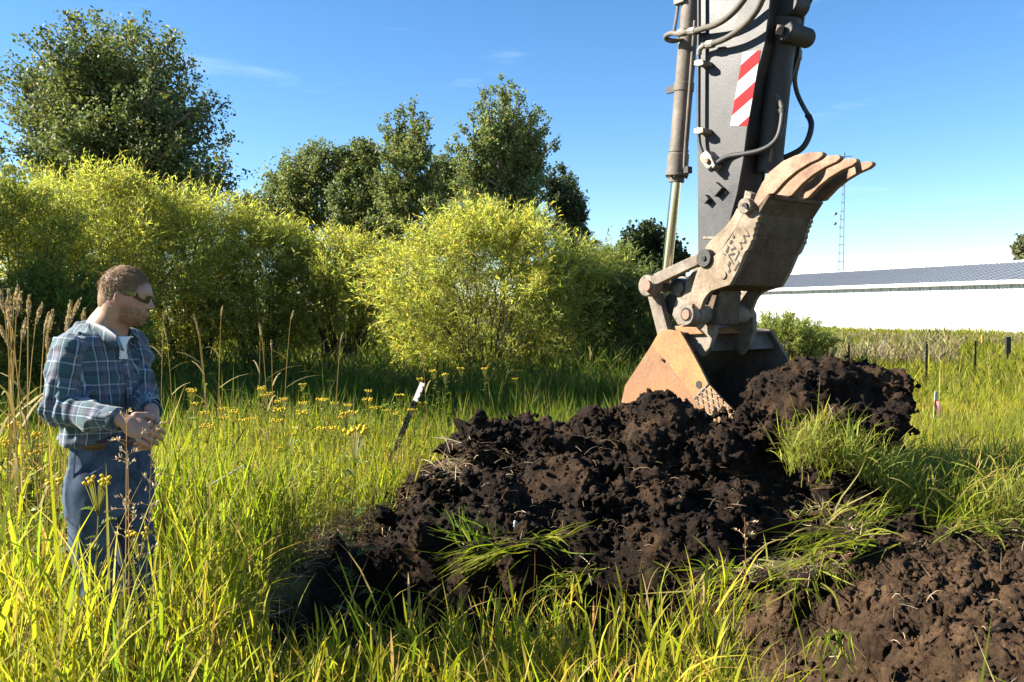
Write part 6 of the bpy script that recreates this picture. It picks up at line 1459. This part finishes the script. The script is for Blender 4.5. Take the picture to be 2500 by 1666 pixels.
for u, v in [(8, 755), (15, 790), (32, 752), (40, 775), (50, 745), (58, 758), (66, 780), (20, 815), (85, 795), (75, 800), (100, 825), (108, 835), (115, 828), (112, 845), (130, 800), (138, 790), (145, 780), (162, 785), (178, 790), (5, 860), (90, 770), (3, 735)]:
    put_reed(u, v, random.uniform(3.9, 4.9), 'pale tan reed seed head in the clump behind the man', 'reeds behind the man')
for u, v in [(390, 775), (420, 815), (503, 785), (507, 810), (530, 765), (630, 812), (655, 810), (690, 775), (665, 845), (815, 830), (1045, 870)]:
    put_reed(u, v, random.uniform(7.5, 10.5), 'thin tan reed stalk standing before the shaded willows', 'reeds before the willows', True)
def dry_stalk(label, foot_u, foot_v, top_u, top_v, Yt, heads, colr=(.50, .34, .16)):
    a, b_ = at(foot_u, foot_v, Yt), at(top_u, top_v, Yt); a[2] = 0.0; root = empty('dry_stalk', a); tag(root, label, 'grass stalk')
    pts = smooth_path([a, a + (b_ - a) * .5 + np.array((.008, 0, 0)), b_], 12); rbx = RB()
    for sd_ in ((1.0, 0, 0), (0, 1.0, 0)): rbx.add(pts[None], np.array([sd_]), np.linspace(.006, .0025, len(pts))[None], np.array([colr]))
    rbx.build('stem', M['straw'], root); gg = np.random.default_rng(int(top_u)); hd = RB()
    for k in range(heads):
        f = gg.uniform(.62, 1.0); q = a + (b_ - a) * f; q = np.array([np.interp(f, np.linspace(0, 1, len(pts)), pts[:, i]) for i in range(3)])
        dv = unit(np.array((gg.normal(0, .8), gg.normal(0, .6), 1.0))[None])[0]; L = gg.uniform(.03, .075); tt = np.linspace(0, 1, 5)
        br = q + dv * L * tt[:, None] - np.array((0, 0, 1)) * (L * .4 * tt ** 2)[:, None]
        hd.add(br[None], unit(np.cross(dv, (.2, 1, .3))[None]), np.array([[.0018, .0016, .0014, .0012, .001]]), np.array([colr]))
        for j in range(5):
            p0 = br[-1 - j // 2] ; e = unit((dv + gg.normal(0, .5, 3))[None])[0]
            hd.add((p0 + e * .017 * np.linspace(0, 1, 3)[:, None])[None], unit(np.cross(e, rand_dirs(1, gg)[0])[None]), np.array([[.001, .0055, .0008]]), palette(1, [(.44, .34, .20), (.36, .26, .14)], [.6, .4], .1, gg))
    hd.build('panicle', M['straw'], root)['kind'] = 'stuff'
dry_stalk('dry stalk with loose panicle in front of the man\'s forearm', 284, 1500, 309, 1000, 3.0, 16)
dry_stalk('dry stalk with drooping panicle ending at the man\'s hands', 318, 1500, 372, 1048, 3.0, 20)
dry_stalk('dry stalk with small panicle in front of the man\'s fly', 300, 1500, 312, 1100, 3.02, 12)
dry_stalk('lone reddish grass stalk standing before the dark soil heap', 1815, 1720, 1818, 1262, 3.55, 10, (.42, .20, .08))
dry_stalk('bent reddish grass stalk rising from the foreground grass', 1772, 1700, 1740, 1460, 3.4, 6, (.35, .18, .09))

# ------------------------------------------------------------------ torn sods lying on the soil
def sod(label, u, v, Yt, aim, spreadv, nbl, L, seed, root_r=.10, upright=.2, cols=None, straw=.25, wdt=.009):
    gg = np.random.default_rng(seed); nbl = int(nbl * .62); L = L * .8; c = at(u, v, Yt); root = empty('torn_sod', c); tag(root, label, 'sod', 'torn sods on the soil')
    V, F = clod_shape(IC3, seed, .35); np_mesh('root_clod', V * np.array((root_r, root_r * .8, root_r * .5)) + c - UP * root_r * .3, F, M['soil'], root, None, True)
    tgt = at(u + aim[0], v + aim[1], Yt - .12) - c; d0 = unit(tgt[None])[0]
    off = gg.normal(0, root_r * .85, (nbl, 3)) * np.array((1.2, .8, .35)) + d0 * gg.uniform(-.05, .25, (nbl, 1)) * L; d = unit(d0 + gg.normal(0, spreadv * 1.35, (nbl, 3)) + UP * gg.uniform(0, upright, (nbl, 1)))
    Ls = L * gg.uniform(.45, 1.15, nbl); t = np.linspace(0, 1, 6)[None, :, None]
    P = (c + off)[:, None] + d[:, None] * Ls[:, None, None] * t - UP * (Ls[:, None, None] * gg.uniform(.0, .45, (nbl, 1, 1)) * t ** 2) + gg.normal(0, .16, (nbl, 1, 3)) * Ls[:, None, None] * t ** 2 + .06 * Ls[:, None, None] * np.sin(t * 5 + gg.uniform(0, 6, (nbl, 1, 1))) * rand_dirs(nbl, gg)[:, None]
    cc = palette(nbl, cols or [(.18, .205, .022), (.24, .24, .028), (.115, .155, .018), (.29, .25, .08)], [.35, .3, .2, .15], .18, gg)
    rbx = RB(); rbx.add(P, unit(np.cross(d, rand_dirs(nbl, gg))), wdt * gg.uniform(.5, 1.3, (nbl, 1)) * np.array([.7, 1, 1, .8, .5, .05])[None], cc); rbx.build('blades', M['grass'], root)['kind'] = 'stuff'
    ns = int(nbl * straw)
    if ns:
        d = rand_dirs(ns, gg); d[:, 2] *= .6; q = c + gg.normal(0, root_r * .7, (ns, 3)) * np.array((1, .8, .4)); l2 = gg.uniform(.04, .13, ns)
        rs_ = RB(); t4 = np.linspace(0, 1, 4)[None, :, None]; rs_.add(q[:, None] + d[:, None] * l2[:, None, None] * t4 + gg.normal(0, .02, (ns, 1, 3)) * t4 ** 2, unit(np.cross(d, rand_dirs(ns, gg))), np.tile(np.array([.004, .004, .003, .001]), (ns, 1)), palette(ns, STRAW, [.3, .3, .3, .1], .15, gg)); rs_.build('roots', M['straw'], root)['kind'] = 'stuff'
sod('torn grass tuft lying flat to the left on the heap foot', 1265, 1328, 5.72, (-230, 75), .16, 90, .62, 701, .10)
sod('dark green tuft fanning upward left of the flat tuft', 1165, 1325, 5.8, (-95, -100), .22, 60, .42, 702, .08, cols=[(.08, .13, .02), (.12, .18, .025), (.16, .20, .03), (.2, .22, .05)])
sod('short tuft lying to the right beside the pale stone', 1300, 1320, 5.75, (115, -15), .22, 45, .42, 703, .07)
sod('small tuft hanging down into the trench at its middle', 1425, 1388, 5.6, (-110, 75), .2, 60, .38, 704, .07)
sod('sprawling straw mat hanging over the trench edge on the right', 1850, 1400, 5.25, (-120, 40), .35, 150, .42, 705, .16, straw=1.2)
sod('long pale tuft swept to the left along the right trench edge', 2090, 1310, 5.35, (-200, 20), .2, 110, .55, 706, .14, straw=.8)
sod('bright tuft pointing up to the right above the trench edge', 2075, 1290, 5.45, (110, -85), .18, 80, .45, 707, .10, .3)
sod('tangled straw mat in the middle of the right trench edge', 1975, 1390, 5.25, (60, 70), .5, 120, .30, 708, .15, straw=1.6)
sod('small bright seedling tuft growing on the heap flank', 2015, 1185, 6.0, (10, -90), .3, 26, .30, 709, .06, .5)
sod('dead straw knot below the seedling tuft', 2010, 1245, 5.9, (-30, 30), .6, 40, .14, 710, .09, straw=3.0)
sod('loose grass wisp on the sunlit soil slope near the bottom', 2030, 1545, 4.1, (-20, 60), .35, 40, .24, 711, .05)
sod('long bent tuft at the right end of the heap', 2330, 1290, 5.7, (60, -40), .45, 90, .5, 712, .12, .3)
sod('tuft with long pale blades at the right picture edge', 2440, 1300, 5.8, (-90, -30), .5, 110, .5, 713, .12, .5)
# living grass sod carried up on the heap in front of the bucket soil
rb = RB(); gg = np.random.default_rng(26)
n_ = 520; uu = gg.uniform(1925, 2215, n_); yy = gg.uniform(6.15, 6.75, n_); xx = (uu - CU) / FPX * yy
zz = np.interp(uu, [1925, 1980, 2080, 2150, 2215], [.44, .52, .46, .34, .18])
SODC = [(.22, .24, .045), (.28, .28, .06), (.165, .20, .032), (.34, .29, .115)]
tillers(rb, xx, yy, zz, np.clip(gg.normal(.27, .07, n_), .1, .45), 4, .75, .009, .32, field_cols(gg, SODC, [.35, .3, .2, .15]), gg, 5, .6)
n_ = 1500; uu = gg.uniform(2100, 2560, n_); yy = gg.uniform(6.1, 7.6, n_); xx = (uu - CU) / FPX * yy; k = (clearing(xx, yy) < .9)
xx, yy = xx[k], yy[k]; n_ = len(xx)
tillers(rb, xx, yy, np.maximum(ground_z(xx, yy), heap_z(xx, yy)), np.clip(gg.normal(.36, .09, n_), .1, .6), 4, .75, .010, .38, field_cols(gg, SODC, [.35, .3, .2, .15]), gg, 5, .8)
o = rb.build('sod_grass', M['grass']); tag(o, 'pale green living grass on the sod right of the heap', 'grass', kind='stuff')
st_ = clod_shape(IC2, 33, .2); p = at(1258, 1282, 5.95); so = np_mesh('pale_stone', st_[0] * np.array((.02, .02, .042)) + p, st_[1], M['postwhite'], None, None, True); tag(so, 'small pale stone stuck in the dark heap', 'stone')
